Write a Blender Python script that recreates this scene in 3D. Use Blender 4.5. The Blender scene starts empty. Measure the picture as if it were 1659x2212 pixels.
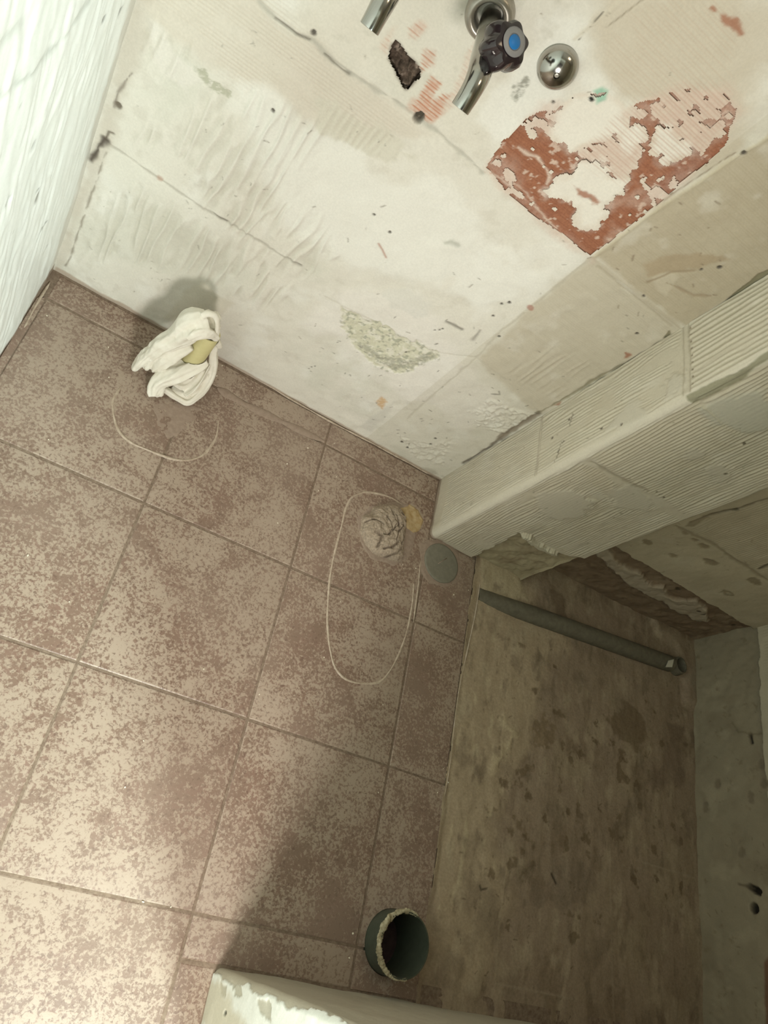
import bpy, math, random
import numpy as np
from mathutils import Vector, Matrix

SC = bpy.context.scene
COL = SC.collection
# ------------------------------------------------------------------ camera, light, exposure
cam = bpy.data.cameras.new('camera')
cam.sensor_fit = 'VERTICAL'
cam.sensor_height = 24.0
cam.lens = 1551.84 / 2212.0 * 24.0
cam.clip_start = 0.02
camo = bpy.data.objects.new('camera', cam)
COL.objects.link(camo)
camo.matrix_world = Matrix(((0.821926, -0.412589, -0.392694, 0.18824),
                            (0.183958, 0.844763, -0.502529, -1.07239),
                            (0.539071, 0.340802, 0.770231, 1.37528), (0, 0, 0, 1)))
SC.camera = camo

world = bpy.data.worlds.new('world')
SC.world = world
world.use_nodes = True
world.node_tree.nodes['Background'].inputs[0].default_value = (1.0, 0.93, 0.82, 1)
world.node_tree.nodes['Background'].inputs[1].default_value = 0.07

def area(name, loc, target, sx, sy, watts, color):
    l = bpy.data.lights.new(name, 'AREA')
    l.shape = 'RECTANGLE'; l.size = sx; l.size_y = sy
    l.energy = watts; l.color = color
    o = bpy.data.objects.new(name, l)
    COL.objects.link(o)
    o.location = loc
    o.rotation_euler = (Vector(target) - Vector(loc)).to_track_quat('-Z', 'Y').to_euler()
    return o

# work lamp in the doorway, and a weak warm fill light added under the ceiling
area('doorway_lamp', (0.68, -1.55, 0.86), (0.55, 0.0, 0.40), 0.17, 0.24, 14.2, (1.0, 0.965, 0.90))
area('hall_lamp', (1.25, -2.30, 1.55), (0.25, -0.6, 0.3), 0.24, 0.30, 56.0, (0.80, 1.0, 0.95))
area('ceiling_fill', (1.0, -0.55, 2.36), (1.0, -0.55, 0.0), 0.3, 0.3, 2.0, (1.0, 0.80, 0.55))

SC.view_settings.view_transform = 'Standard'
SC.view_settings.look = 'None'
SC.view_settings.exposure = 0.0
SC.view_settings.gamma = 1.0
SC.view_settings.use_curve_mapping = False

# ------------------------------------------------------------------ helpers
def link(o, parent=None):
    COL.objects.link(o)
    if parent is not None:
        o.parent = parent
    return o

def tag(o, label=None, cat=None, group=None, kind=None):
    if label: o['label'] = label
    if cat: o['category'] = cat
    if group: o['group'] = group
    if kind: o['kind'] = kind
    return o

def empty(name, loc, label, cat, group=None):
    o = bpy.data.objects.new(name, None)
    o.empty_display_size = 0.02
    o.location = loc
    link(o)
    return tag(o, label, cat, group)

def raw(name, V, F, mat, parent=None, smooth=True, C=None):
    """one mesh object from world coordinates; local to the parent's place"""
    V = np.asarray(V, np.float32).reshape(-1, 3)
    if parent is not None:
        V = V - np.array(world_loc(parent), np.float32)
    me = bpy.data.meshes.new(name)
    if isinstance(F, np.ndarray):
        k = F.shape[1]
        me.vertices.add(len(V)); me.vertices.foreach_set('co', V.ravel())
        me.loops.add(F.size); me.loops.foreach_set('vertex_index', F.ravel().astype(np.int32))
        me.polygons.add(len(F))
        me.polygons.foreach_set('loop_start', np.arange(0, F.size, k, dtype=np.int32))
        me.polygons.foreach_set('loop_total', np.full(len(F), k, np.int32))
        me.update(calc_edges=True)
    else:
        me.from_pydata(V.tolist(), [], F)
        me.update()
    me.polygons.foreach_set('use_smooth', np.full(len(me.polygons), smooth))
    if C is not None:
        a = me.attributes.new('Col', 'FLOAT_COLOR', 'POINT')
        a.data.foreach_set('color', np.c_[C, np.ones(len(C))].astype(np.float32).ravel())
    me.materials.append(mat)
    return link(bpy.data.objects.new(name, me), parent)

def world_loc(o):
    p = Vector((0, 0, 0))
    while o is not None:
        p = p + o.location; o = o.parent
    return p

class MB:
    def __init__(s): s.v = []; s.f = []
    def add(s, V, F):
        b = len(s.v); s.v += [tuple(p) for p in V]; s.f += [tuple(i + b for i in q) for q in F]
    def box(s, x0, x1, y0, y1, z0, z1):
        s.add([(x0,y0,z0),(x1,y0,z0),(x1,y1,z0),(x0,y1,z0),(x0,y0,z1),(x1,y0,z1),(x1,y1,z1),(x0,y1,z1)],
              [(0,3,2,1),(4,5,6,7),(0,1,5,4),(1,2,6,5),(2,3,7,6),(3,0,4,7)])
    def tube(s, pts, rads, n=20, cap=True, squash=None):
        P = [Vector(p) for p in pts]; m = len(P)
        T = []
        for i in range(m):
            T.append((P[min(i+1, m-1)] - P[max(i-1, 0)]).normalized())
        ref = Vector((0, 0, 1)) if abs(T[0].z) < 0.9 else Vector((1, 0, 0))
        N = (ref - T[0] * ref.dot(T[0])).normalized()
        V = []
        for i in range(m):
            N = (N - T[i] * N.dot(T[i])).normalized(); B = T[i].cross(N)
            r = rads[i] if hasattr(rads, '__len__') else rads
            for k in range(n):
                a = 2 * math.pi * k / n
                kx = 1.0 if squash is None else squash
                V.append(P[i] + (N * math.cos(a) * kx + B * math.sin(a)) * r)
        F = [(i*n+k, i*n+(k+1) % n, (i+1)*n+(k+1) % n, (i+1)*n+k) for i in range(m-1) for k in range(n)]
        if cap:
            F += [tuple(range(n-1, -1, -1)), tuple((m-1)*n + k for k in range(n))]
        s.add(V, F)
    def lathe(s, c, axis, prof, n=40):
        """prof = (radius, height along axis)"""
        A = Vector(axis).normalized(); c = Vector(c)
        ref = Vector((0, 0, 1)) if abs(A.z) < 0.9 else Vector((1, 0, 0))
        N = (ref - A * ref.dot(A)).normalized(); B = A.cross(N)
        V = []
        for r, h in prof:
            for k in range(n):
                a = 2 * math.pi * k / n
                V.append(c + A * h + (N * math.cos(a) + B * math.sin(a)) * max(r, 1e-5))
        m = len(prof)
        F = [(i*n+k, i*n+(k+1) % n, (i+1)*n+(k+1) % n, (i+1)*n+k) for i in range(m-1) for k in range(n)]
        s.add(V, F)
    def build(s, name, mat, parent=None, smooth=True):
        o = raw(name, np.array([tuple(p) for p in s.v]), s.f, mat, parent, smooth)
        return o

def autosmooth(o, ang=40):
    me = o.data
    import bmesh
    bm = bmesh.new(); bm.from_mesh(me)
    bmesh.ops.recalc_face_normals(bm, faces=bm.faces)
    for e in bm.edges:
        if len(e.link_faces) == 2 and e.calc_face_angle() > math.radians(ang): e.smooth = False
    bm.to_mesh(me); bm.free()
    return o

# ---- noise
def vnoise(x, y, seed):
    g = np.random.RandomState(seed % 100000).rand(256, 256).astype(np.float32) * 2 - 1
    xi = np.floor(x).astype(np.int64); yi = np.floor(y).astype(np.int64)
    fx = (x - xi).astype(np.float32); fy = (y - yi).astype(np.float32)
    fx = fx*fx*(3-2*fx); fy = fy*fy*(3-2*fy)
    x0 = xi & 255; x1 = (xi+1) & 255; y0 = yi & 255; y1 = (yi+1) & 255
    return (g[x0, y0]*(1-fx) + g[x1, y0]*fx)*(1-fy) + (g[x0, y1]*(1-fx) + g[x1, y1]*fx)*fy

def fbm(x, y, sc, octv=3, seed=0, ax=1.0, ay=1.0):
    """sc = feature size in metres, ax/ay stretch"""
    r = 0; a = 1.0; t = 0
    for i in range(octv):
        k = 2.0**i / sc
        r = r + a * vnoise(x*k/ax + 17.3*i, y*k/ay + 5.1*i, seed*31 + i*7 + 1); t += a; a *= 0.55
    return r / t * 1.4

def sstep(a, b, x):
    t = np.clip((x - a) / (b - a), 0, 1)
    return t*t*(3-2*t)

def segdist(U, V, a, b):
    dx, dy = b[0]-a[0], b[1]-a[1]
    L = dx*dx + dy*dy + 1e-12
    t = np.clip(((U-a[0])*dx + (V-a[1])*dy) / L, 0, 1)
    return np.hypot(U - a[0] - t*dx, V - a[1] - t*dy), t

class Surf:
    """a rectangular sheet (u,v) with a height and a colour at every node"""
    def __init__(s, us, vs, base, seed):
        s.us = np.asarray(us, float); s.vs = np.asarray(vs, float)
        s.U, s.V = np.meshgrid(s.us, s.vs, indexing='ij')
        s.H = np.zeros_like(s.U)
        s.C = np.empty(s.U.shape + (3,)); s.C[:] = base
        s.cut = np.zeros(s.U.shape, bool)
        s.seed = seed; s.k = 0
    def nx(s): s.k += 1; return s.seed * 97 + s.k
    def win(s, u0, u1, v0, v1):
        i0 = np.searchsorted(s.us, u0); i1 = np.searchsorted(s.us, u1)
        j0 = np.searchsorted(s.vs, v0); j1 = np.searchsorted(s.vs, v1)
        if i1 <= i0 or j1 <= j0: return None
        return (slice(i0, i1), slice(j0, j1))
    def mix(s, w, m, col, h):
        if col is not None:
            s.C[w] += (np.array(col) - s.C[w]) * m[..., None]
        if h: s.H[w] += h * m
    def polymask(s, pts, edge=0.003, rough=0.004, rs=0.02, seed=None):
        P = np.array(pts); mg = edge + rough * 2 + 0.002
        w = s.win(P[:, 0].min()-mg, P[:, 0].max()+mg, P[:, 1].min()-mg, P[:, 1].max()+mg)
        if w is None: return None, None
        U, V = s.U[w], s.V[w]
        d = np.full(U.shape, 1e9); ins = np.zeros(U.shape, bool)
        n = len(P)
        for i in range(n):
            a, b = P[i], P[(i+1) % n]
            d = np.minimum(d, segdist(U, V, a, b)[0])
            c = (a[1] > V) != (b[1] > V)
            if abs(b[1]-a[1]) > 1e-12:
                ins ^= c & (U < (b[0]-a[0]) * (V-a[1]) / (b[1]-a[1]) + a[0])
        sd = np.where(ins, -d, d)
        if rough: sd = sd + rough * fbm(U, V, rs, 4, seed or s.nx())
        return w, sstep(edge, -edge, sd)
    def blob(s, pts, col, amt=1.0, edge=0.003, rough=0.004, rs=0.02, h=0.0, grain=0.0, gs=0.004):
        w, m = s.polymask(pts, edge, rough, rs)
        if w is None: return
        if grain:
            m = m * np.clip(1 + grain * fbm(s.U[w], s.V[w], gs, 3, s.nx()), 0, 1)
        s.mix(w, m * amt, col, h)
    def spot(s, c, r, col, amt=1.0, h=0.0, ru=1.0, edge=None, rough=0.25):
        a = np.linspace(0, 2*np.pi, 14)[:-1]
        s.blob([(c[0] + r*ru*math.cos(t), c[1] + r*math.sin(t)) for t in a], col, amt,
               edge or r*0.35, r*rough, r*1.2, h)
    def line(s, pts, w_, col, amt=1.0, h=0.0, vary=0.5, wob=0.0):
        P = np.array(pts); mg = w_*2.5 + wob*2
        w = s.win(P[:, 0].min()-mg, P[:, 0].max()+mg, P[:, 1].min()-mg, P[:, 1].max()+mg)
        if w is None: return
        U, V = s.U[w], s.V[w]
        U2 = U + wob*fbm(U, V, 0.025, 3, s.nx()); V2 = V + wob*fbm(U, V, 0.025, 3, s.nx())
        d = np.full(U.shape, 1e9)
        for i in range(len(P)-1):
            d = np.minimum(d, segdist(U2, V2, P[i], P[i+1])[0])
        ww = w_ * (1 + vary * fbm(U, V, 0.02, 2, s.nx()))
        m = np.exp(-(d / np.maximum(ww, 1e-5))**2) * amt
        s.mix(w, m, col, h)
    def noise_h(s, sc, h, octv=3, ax=1, ay=1, w=None):
        w = w or (slice(None), slice(None))
        s.H[w] += h * fbm(s.U[w], s.V[w], sc, octv, s.nx(), ax, ay)
    def tint(s, sc, col, lo, hi, amt=1.0, octv=4, ax=1, ay=1, w=None, h=0.0):
        w = w or (slice(None), slice(None))
        n = fbm(s.U[w], s.V[w], sc, octv, s.nx(), ax, ay)
        m = sstep(lo, hi, n) * amt
        s.mix(w, m, col, h)
    def ridges(s, pts, spacing, h, along='v', slope=0.0, wob=0.15, dark=None, dk=0.5, edge=0.006, sharp=1.0, brk=0.35, amt=1.0, bs=0.08):
        """combed ridges running along v (or u) inside a polygon"""
        w, m = s.polymask(pts, edge, edge, 0.03)
        if w is None: return
        U, V = s.U[w], s.V[w]
        a, b = (U, V) if along == 'v' else (V, U)
        ph = (a + slope*b) / spacing + wob * fbm(b, a, 0.12, 2, s.nx(), 1, 0.25) * 2
        r = 0.5 + 0.5*np.cos(2*np.pi*ph)
        r = r**sharp
        k = sstep(-brk-0.3, 0.25-brk, fbm(b, a, bs, 3, s.nx(), 1, 0.3)) * m * amt
        s.H[w] += h * (r - 0.5) * k
        if dark is not None:
            q = sstep(0.45, 0.0, r) * k * dk
            s.C[w] += (np.array(dark) - s.C[w]) * q[..., None]
    def specks(s, n, box, col, r0, r1, seed, amt=0.9, h=-0.001, elong=1.9, ang=None):
        R = random.Random(seed)
        for i in range(n):
            u = R.uniform(box[0], box[1]); v = R.uniform(box[2], box[3])
            L = R.uniform(r0, r1) * (R.uniform(1, elong)); a = R.uniform(0, 6.28) if ang is None else ang + R.gauss(0, 0.5)
            du, dv = math.cos(a)*L/2, math.sin(a)*L/2
            s.line([(u-du, v-dv), (u+du*0.2, v+dv*0.4), (u+du, v+dv)], R.uniform(r0*0.35, r0*0.7), col, amt, h, 0.4)
    def mesh(s, pos, flip=False):
        n, m = s.U.shape
        X = pos(s.U, s.V, s.H)
        V = np.stack(X, -1).reshape(-1, 3)
        idx = np.arange(n*m).reshape(n, m)
        F = np.stack([idx[:-1, :-1], idx[1:, :-1], idx[1:, 1:], idx[:-1, 1:]], -1)
        if flip: F = F[..., ::-1]
        return V, F
    def emit(s, name, mat, pos, parent, cells=None, flip=False):
        """build the object(s); cells = function (ucentre, vcentre) -> id per face (-1 = drop)"""
        V, F = s.mesh(pos, flip)
        C = np.clip(s.C, 0.005, 0.95).reshape(-1, 3)
        uc = 0.5*(s.us[:-1]+s.us[1:]); vc = 0.5*(s.vs[:-1]+s.vs[1:])
        UC, VC = np.meshgrid(uc, vc, indexing='ij')
        cid = np.zeros(UC.shape, int) if cells is None else cells(UC, VC)
        c = s.cut
        cut = c[:-1, :-1] & c[1:, :-1] & c[1:, 1:] & c[:-1, 1:]
        cid = np.where(cut, -1, cid)
        out = []
        for k in np.unique(cid):
            if k < 0: continue
            f = F[cid == k]
            used, inv = np.unique(f, return_inverse=True)
            out.append(raw(name, V[used], inv.reshape(f.shape), mat, parent, True, C[used]))
        return out

# ------------------------------------------------------------------ materials
def mat(name, col=(0.8, 0.8, 0.8), rough=0.8, metal=0.0, spec=0.5, **kw):
    m = bpy.data.materials.new(name); m.use_nodes = True
    b = m.node_tree.nodes['Principled BSDF']
    b.inputs['Base Color'].default_value = (*col, 1)
    b.inputs['Roughness'].default_value = rough
    b.inputs['Metallic'].default_value = metal
    b.inputs['Specular IOR Level'].default_value = spec
    for k, v in kw.items(): b.inputs[k.replace('_', ' ')].default_value = v
    return m

def nd(m, t, **kw):
    n = m.node_tree.nodes.new(t)
    for k, v in kw.items(): setattr(n, k, v)
    return n

def noise_node(m, scale, detail=4, rough=0.6, dist=0.0, vec=None):
    n = nd(m, 'ShaderNodeTexNoise')
    n.inputs['Scale'].default_value = scale; n.inputs['Detail'].default_value = detail
    n.inputs['Roughness'].default_value = rough; n.inputs['Distortion'].default_value = dist
    if vec is None:
        g = nd(m, 'ShaderNodeNewGeometry'); vec = g.outputs['Position']
    m.node_tree.links.new(vec, n.inputs['Vector'])
    return n

def ramp(m, fac, stops):
    r = nd(m, 'ShaderNodeValToRGB')
    e = r.color_ramp.elements
    while len(e) < len(stops): e.new(0.5)
    for i, (p, c) in enumerate(stops):
        e[i].position = p; e[i].color = (c if hasattr(c, '__len__') else (c, c, c)) + (1,) if hasattr(c, '__len__') else (c, c, c, 1)
    m.node_tree.links.new(fac, r.inputs[0])
    return r

def mixc(m, a, b, fac, mode='MIX'):
    n = nd(m, 'ShaderNodeMix', data_type='RGBA', blend_type=mode)
    L = m.node_tree.links
    for s, v in ((6, a), (7, b), (0, fac)):
        if hasattr(v, 'links') or isinstance(v, bpy.types.NodeSocket): L.new(v, n.inputs[s])
        elif hasattr(v, '__len__'): n.inputs[s].default_value = (*v, 1)
        else: n.inputs[s].default_value = v
    return n.outputs[2]

def bump(m, h, strength, dist):
    b = nd(m, 'ShaderNodeBump')
    b.inputs['Strength'].default_value = strength; b.inputs['Distance'].default_value = dist
    m.node_tree.links.new(h, b.inputs['Height'])
    m.node_tree.links.new(b.outputs[0], m.node_tree.nodes['Principled BSDF'].inputs['Normal'])

def painted(name, rough=0.85, spec=0.3, fine=0.10, fscale=260, bstr=0.25):
    """colour painted per vertex plus fine procedural grain"""
    m = mat(name, rough=rough, spec=spec)
    a = nd(m, 'ShaderNodeVertexColor', layer_name='Col')
    n = noise_node(m, fscale, 4, 0.65)
    r = ramp(m, n.outputs['Fac'], [(0.3, 1-fine*1.6), (0.7, 1.0)])
    c = mixc(m, a.outputs['Color'], r.outputs['Color'], 1.0, 'MULTIPLY')
    m.node_tree.links.new(c, m.node_tree.nodes['Principled BSDF'].inputs['Base Color'])
    bump(m, n.outputs['Fac'], bstr, 0.0012)
    return m

M_PLASTER = painted('plaster', fine=0.06, bstr=0.18)
M_GLOSSWALL = painted('painted_plaster', rough=0.42, spec=0.5, fine=0.04, bstr=0.08)
M_BRICK = painted('terracotta', rough=0.9, spec=0.2, fine=0.16, fscale=340, bstr=0.4)
M_BED = painted('mortar_screed', rough=0.8, spec=0.3, fine=0.16, fscale=180, bstr=0.4)
M_RUBBLE = painted('rubble', rough=0.9, spec=0.2, fine=0.3, fscale=220, bstr=0.6)

# floor tile: mottled brown stoneware
M_TILE = mat('stoneware_tile', rough=0.46, spec=0.5)
def build_tile():
    m = M_TILE; L = m.node_tree.links
    g = nd(m, 'ShaderNodeNewGeometry'); oi = nd(m, 'ShaderNodeObjectInfo')
    ad = nd(m, 'ShaderNodeVectorMath', operation='MULTIPLY_ADD')
    L.new(oi.outputs['Random'], ad.inputs[0]); ad.inputs[1].default_value = (3.1, 7.7, 2.0); L.new(g.outputs['Position'], ad.inputs[2])
    v = ad.outputs[0]
    big = noise_node(m, 5.5, 3, 0.55, 0.6, v)
    mid = noise_node(m, 26, 3, 0.6, 0.8, v)
    fin = noise_node(m, 165, 4, 0.66, 0.4, v)
    def math_(op, a, b):
        n = nd(m, 'ShaderNodeMath', operation=op)
        for i, q in enumerate((a, b)):
            if isinstance(q, bpy.types.NodeSocket): L.new(q, n.inputs[i])
            else: n.inputs[i].default_value = q
        return n.outputs[0]
    s = math_('ADD', math_('MULTIPLY', big.outputs['Fac'], 0.45), math_('MULTIPLY', mid.outputs['Fac'], 0.36))
    s = math_('ADD', s, math_('MULTIPLY', fin.outputs['Fac'], 0.84))
    light = ramp(m, s, [(0.775, 0.0), (0.875, 1.0)])
    hue = ramp(m, mid.outputs['Fac'], [(0.38, (0.190, 0.122, 0.088)), (0.62, (0.205, 0.124, 0.092))])
    hue2 = ramp(m, big.outputs['Fac'], [(0.35, (0.335, 0.257, 0.193)), (0.65, (0.36, 0.280, 0.216))])
    c = mixc(m, hue.outputs['Color'], hue2.outputs['Color'], light.outputs['Color'])
    sp = noise_node(m, 150, 2, 0.5, 0.6, v)
    dk = ramp(m, sp.outputs['Fac'], [(0.31, 1.0), (0.42, 0.0)])
    c = mixc(m, c, (0.125, 0.07, 0.05), mixc(m, (0, 0, 0), dk.outputs['Color'], 0.75))
    dust = noise_node(m, 2.3, 3, 0.6, 0.3)
    dm = ramp(m, dust.outputs['Fac'], [(0.40, 0.0), (0.72, 0.38)])
    c = mixc(m, c, (0.36, 0.28, 0.222), dm.outputs['Color'])
    L.new(c, m.node_tree.nodes['Principled BSDF'].inputs['Base Color'])
    bump(m, s, 0.22, 0.0016)
build_tile()

M_GROUT = mat('grout', (0.20, 0.145, 0.105), 0.9, spec=0.2)
n_ = noise_node(M_GROUT, 140, 4); r_ = ramp(M_GROUT, n_.outputs['Fac'], [(0.3, (0.15, 0.105, 0.075)), (0.7, (0.26, 0.195, 0.145))])
M_GROUT.node_tree.links.new(r_.outputs['Color'], M_GROUT.node_tree.nodes['Principled BSDF'].inputs['Base Color'])
def noisy(name, c0, c1, scale, rough=0.85, spec=0.3, b=0.3, **kw):
    m = mat(name, c0, rough, spec=spec, **kw)
    n = noise_node(m, scale, 4, 0.65); r = ramp(m, n.outputs['Fac'], [(0.32, c0), (0.68, c1)])
    m.node_tree.links.new(r.outputs['Color'], m.node_tree.nodes['Principled BSDF'].inputs['Base Color'])
    if b: bump(m, n.outputs['Fac'], b, 0.001)
    return m
M_PLAIN = noisy('bare_wall', (0.62, 0.59, 0.52), (0.72, 0.69, 0.62), 9)
M_CEIL = noisy('ceiling_paint', (0.72, 0.70, 0.66), (0.78, 0.76, 0.72), 5)
M_CHROME = mat('chrome', (0.42, 0.405, 0.375), 0.15, 1.0)
M_CHROME_DULL = noisy('limed_chrome', (0.34, 0.31, 0.27), (0.44, 0.41, 0.36), 60, 0.34, 0.5, 0.1, Metallic=0.75)
M_KNOB = mat('smoked_acrylic', (0.020, 0.012, 0.014), 0.13, spec=0.7)
M_KNOBFACE = mat('clear_cap', (0.23, 0.22, 0.22), 0.35, spec=0.6)
M_BLUE = mat('blue_marker', (0.01, 0.15, 0.42), 0.4)
M_GREYPVC = noisy('grey_pvc', (0.118, 0.105, 0.076), (0.17, 0.152, 0.112), 70, 0.6, 0.35, 0.1)
M_GREENPVC = noisy('grey_green_pvc', (0.052, 0.060, 0.042), (0.072, 0.080, 0.058), 60, 0.4, 0.45, 0.05)
M_CAP = noisy('dusty_pvc', (0.180, 0.166, 0.128), (0.225, 0.208, 0.162), 90, 0.6, 0.35, 0.1)
M_SEAL = noisy('old_sealant', (0.34, 0.26, 0.19), (0.52, 0.43, 0.34), 80, 0.5, 0.5, 0.3)
M_PUTTY = noisy('sealing_putty', (0.20, 0.16, 0.085), (0.60, 0.54, 0.38), 90, 0.75, 0.3, 0.6)
M_IVORY = noisy('ivory_pvc', (0.55, 0.50, 0.25), (0.60, 0.545, 0.29), 40, 0.45, 0.4, 0.05)
M_RAG = noisy('white_cotton', (0.72, 0.675, 0.575), (0.80, 0.765, 0.675), 45, 0.9, 0.15, 0.15)
M_DIRTYRAG = noisy('dusty_cloth', (0.34, 0.265, 0.19), (0.44, 0.355, 0.26), 120, 0.95, 0.1, 0.3)
M_DARK = mat('deep_dark', (0.012, 0.008, 0.006), 0.9)
M_PURPLE = noisy('dark_cloth', (0.035, 0.022, 0.022), (0.06, 0.035, 0.035), 80, 0.9)
M_FLAKE = mat('plaster_crumb', (0.75, 0.68, 0.55), 0.8)
M_FOAM = noisy('ochre_foam', (0.36, 0.235, 0.10), (0.48, 0.37, 0.22), 70, 0.85, 0.2, 0.4)
M_SCREED = noisy('patch_cement', (0.285, 0.212, 0.165), (0.345, 0.265, 0.21), 110, 0.9, 0.2, 0.3)
M_PAPER = mat('white_tape', (0.62, 0.60, 0.50), 0.6)

def axis(fine, *rest):
    return np.unique(np.round(np.concatenate([fine, *rest]), 5))

RED = (0.36, 0.15, 0.085)
# ================================================================== BACK WALL
us = axis(np.arange(-0.012, 1.0355, 0.002), [1.0355, 1.2, 1.36])
vs = axis(np.arange(-0.004, 1.21, 0.002), np.linspace(1.25, 2.4, 12))
W = Surf(us, vs, (0.70, 0.665, 0.585), 11)
WHITE = (0.775, 0.755, 0.69); TAN = (0.60, 0.52, 0.425); GREY = (0.60, 0.585, 0.50)
W.noise_h(0.12, 0.0022, 3); W.noise_h(0.02, 0.0004, 3)
W.tint(0.10, GREY, 0.1, 0.9, 0.6); W.tint(0.06, WHITE, 0.0, 0.8, 0.6); W.tint(0.025, (0.60, 0.56, 0.48), 0.25, 0.8, 0.45, 4); W.noise_h(0.05, 0.0012, 3)
# tile-back imprints
W.blob([(-0.0058,0.6669),(0.124,0.7673),(0.1732,0.7551),(0.243,0.7523),(0.3318,0.7526),(0.4612,0.7671),(0.4533,0.7411),(0.4033,0.7093),(0.3709,0.6621),(0.3116,0.6429),(0.2582,0.6473),(0.1983,0.6355),(0.1517,0.6334),(0.1006,0.6266),(0.053,0.6136),(0.0237,0.638)], (0.63, 0.57, 0.48), 0.75, 0.012, 0.02, 0.06)
W.ridges([(0.0109,0.6798),(0.124,0.7673),(0.2501,0.7539),(0.4189,0.7512),(0.3785,0.6787),(0.2565,0.6506),(0.1427,0.6173),(0.0785,0.6256)], 0.0062, 0.0005, 'u', 0, 0.05, (0.52, 0.44, 0.35), 0.35, 0.02)
W.blob([(0.0158,0.1674),(0.1311,0.346),(0.2738,0.3391),(0.3592,0.2821),(0.3138,0.1911),(0.249,0.1972),(0.1011,0.126),(0.0315,0.0942)], GREY, 0.4, 0.02, 0.02, 0.06)
for P in ([(0.0507,0.2513),(0.09,0.3354),(0.1972,0.3396),(0.3346,0.3363),(0.4344,0.3029),(0.3857,0.224),(0.2446,0.209),(0.0451,0.0756)],
          [(0.1453,0.6106),(0.2432,0.6444),(0.3116,0.6429),(0.3264,0.5141),(0.2861,0.4427),(0.1665,0.4243),(0.1246,0.4453),(0.0637,0.4266),(0.1251,0.5383)],
          [(0.0294,0.6191),(0.0807,0.6191),(0.0852,0.562),(0.0541,0.5636)], [(0.1798,0.4122),(0.2741,0.4691),(0.3877,0.5061),(0.4466,0.4371),(0.4122,0.3463),(0.3058,0.3103)]):
    W.ridges(P, 0.021, 0.0045, 'v', 0.0, 0.3, (0.54, 0.51, 0.43), 0.5, 0.02, 2.2, 0.25)
# pale skim patches
W.blob([(0.1572,0.6201),(0.2432,0.6444),(0.2982,0.6516),(0.3591,0.6523),(0.4179,0.6598),(0.4785,0.6677),(0.5533,0.698),(0.6414,0.691),(0.7689,0.6721),(0.764,0.5775),(0.6711,0.5224),(0.5977,0.5008),(0.485,0.4427),(0.3715,0.426),(0.2663,0.4862),(0.2303,0.5653)], WHITE, 0.8, 0.02, 0.03, 0.07, 0.0012)
W.blob([(0.0199,0.6274),(0.0421,0.6292),(0.0666,0.5995),(0.1189,0.5981),(0.0998,0.5647),(0.0623,0.5614),(0.0365,0.584)], (0.72, 0.68, 0.61), 0.8, 0.006, 0.008, 0.04, 0.001)
W.blob([(0.0373,0.3719),(0.1024,0.3815),(0.1832,0.3785),(0.2795,0.3717),(0.245,0.3137),(0.1687,0.3147),(0.0986,0.3056),(0.0475,0.299)], (0.72, 0.69, 0.61), 0.6, 0.01, 0.012, 0.05, 0.001)
W.blob([(0.4779,0.2401),(0.573,0.2566),(0.6646,0.226),(0.7947,0.2248),(0.9334,0.2235),(0.957,0.3459),(0.7953,0.396),(0.6949,0.4463),(0.5904,0.4476),(0.5067,0.3699)], (0.76, 0.72, 0.66), 0.7, 0.02, 0.03, 0.07, 0.0015)
W.blob([(0.2787,0.6872),(0.3277,0.7043),(0.4091,0.714),(0.4441,0.7029),(0.4112,0.67),(0.3751,0.6553),(0.3116,0.6429)], (0.62, 0.585, 0.49), 0.75, 0.006, 0.015, 0.025)
W.ridges([(0.2787,0.6872),(0.4148,0.7188),(0.4487,0.6965),(0.4053,0.6651),(0.3116,0.6429)], 0.011, 0.0016, 'v', 0, 0.3, (0.52, 0.48, 0.39), 0.3, 0.008, 1.4, 0.1)
# right-hand imprints
W.blob([(0.7964,0.7572),(0.9057,0.7546),(1.0461,0.7543),(1.0304,0.5898),(1.0253,0.3865),(0.9055,0.4042),(0.8093,0.4254),(0.8056,0.5171),(0.7977,0.6666)], (0.575, 0.52, 0.42), 0.85, 0.008, 0.012, 0.05)
W.blob([(0.7965,0.7677),(0.8009,0.8896),(0.8146,0.9953),(0.8266,1.0879),(0.9387,1.0613),(1.0607,0.9898),(1.0356,0.9262),(1.0424,0.7571),(0.9132,0.7585)], (0.49, 0.42, 0.31), 0.85, 0.006, 0.008, 0.05)
W.ridges([(0.8008,0.7425),(0.9139,0.7476),(1.0381,0.74),(1.0202,0.5989),(1.0108,0.4016),(0.8259,0.4359)], 0.0046, 0.0005, 'u', 0, 0.05, (0.48, 0.42, 0.32), 0.3, 0.02)
W.ridges([(0.8001,0.7749),(0.8042,0.8869),(0.8293,1.0726),(0.977,1.0098),(1.0232,0.9176),(1.0311,0.7658),(0.9173,0.7653)], 0.0046, 0.0006, 'u', 0, 0.05, (0.44, 0.37, 0.26), 0.35, 0.02)
W.ridges([(0.8836,0.4438),(1.0134,0.4492),(1.0175,0.577),(0.8822,0.5557)], 0.016, 0.0016, 'v', 0, 0.3, (0.56, 0.50, 0.41), 0.3, 0.02, 1.5)
W.tint(0.05, (0.70, 0.66, 0.58), 0.25, 0.8, 0.5, 4, w=W.win(0.55, 1.04, 0.35, 1.2))
W.blob([(0.8764,0.8043),(0.8847,0.8314),(0.9117,0.8748),(0.9464,0.9022),(0.9666,0.9052),(0.9391,0.8544),(0.9136,0.8179),(0.9017,0.7933)], (0.44, 0.35, 0.24), 0.8, 0.006, 0.01, 0.03)
W.blob([(0.9045,0.7959),(0.9136,0.8179),(0.9385,0.827),(0.9546,0.7853),(0.9306,0.7847)], (0.60, 0.54, 0.43), 0.8, 0.004, 0.006, 0.03, 0.0012)
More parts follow.
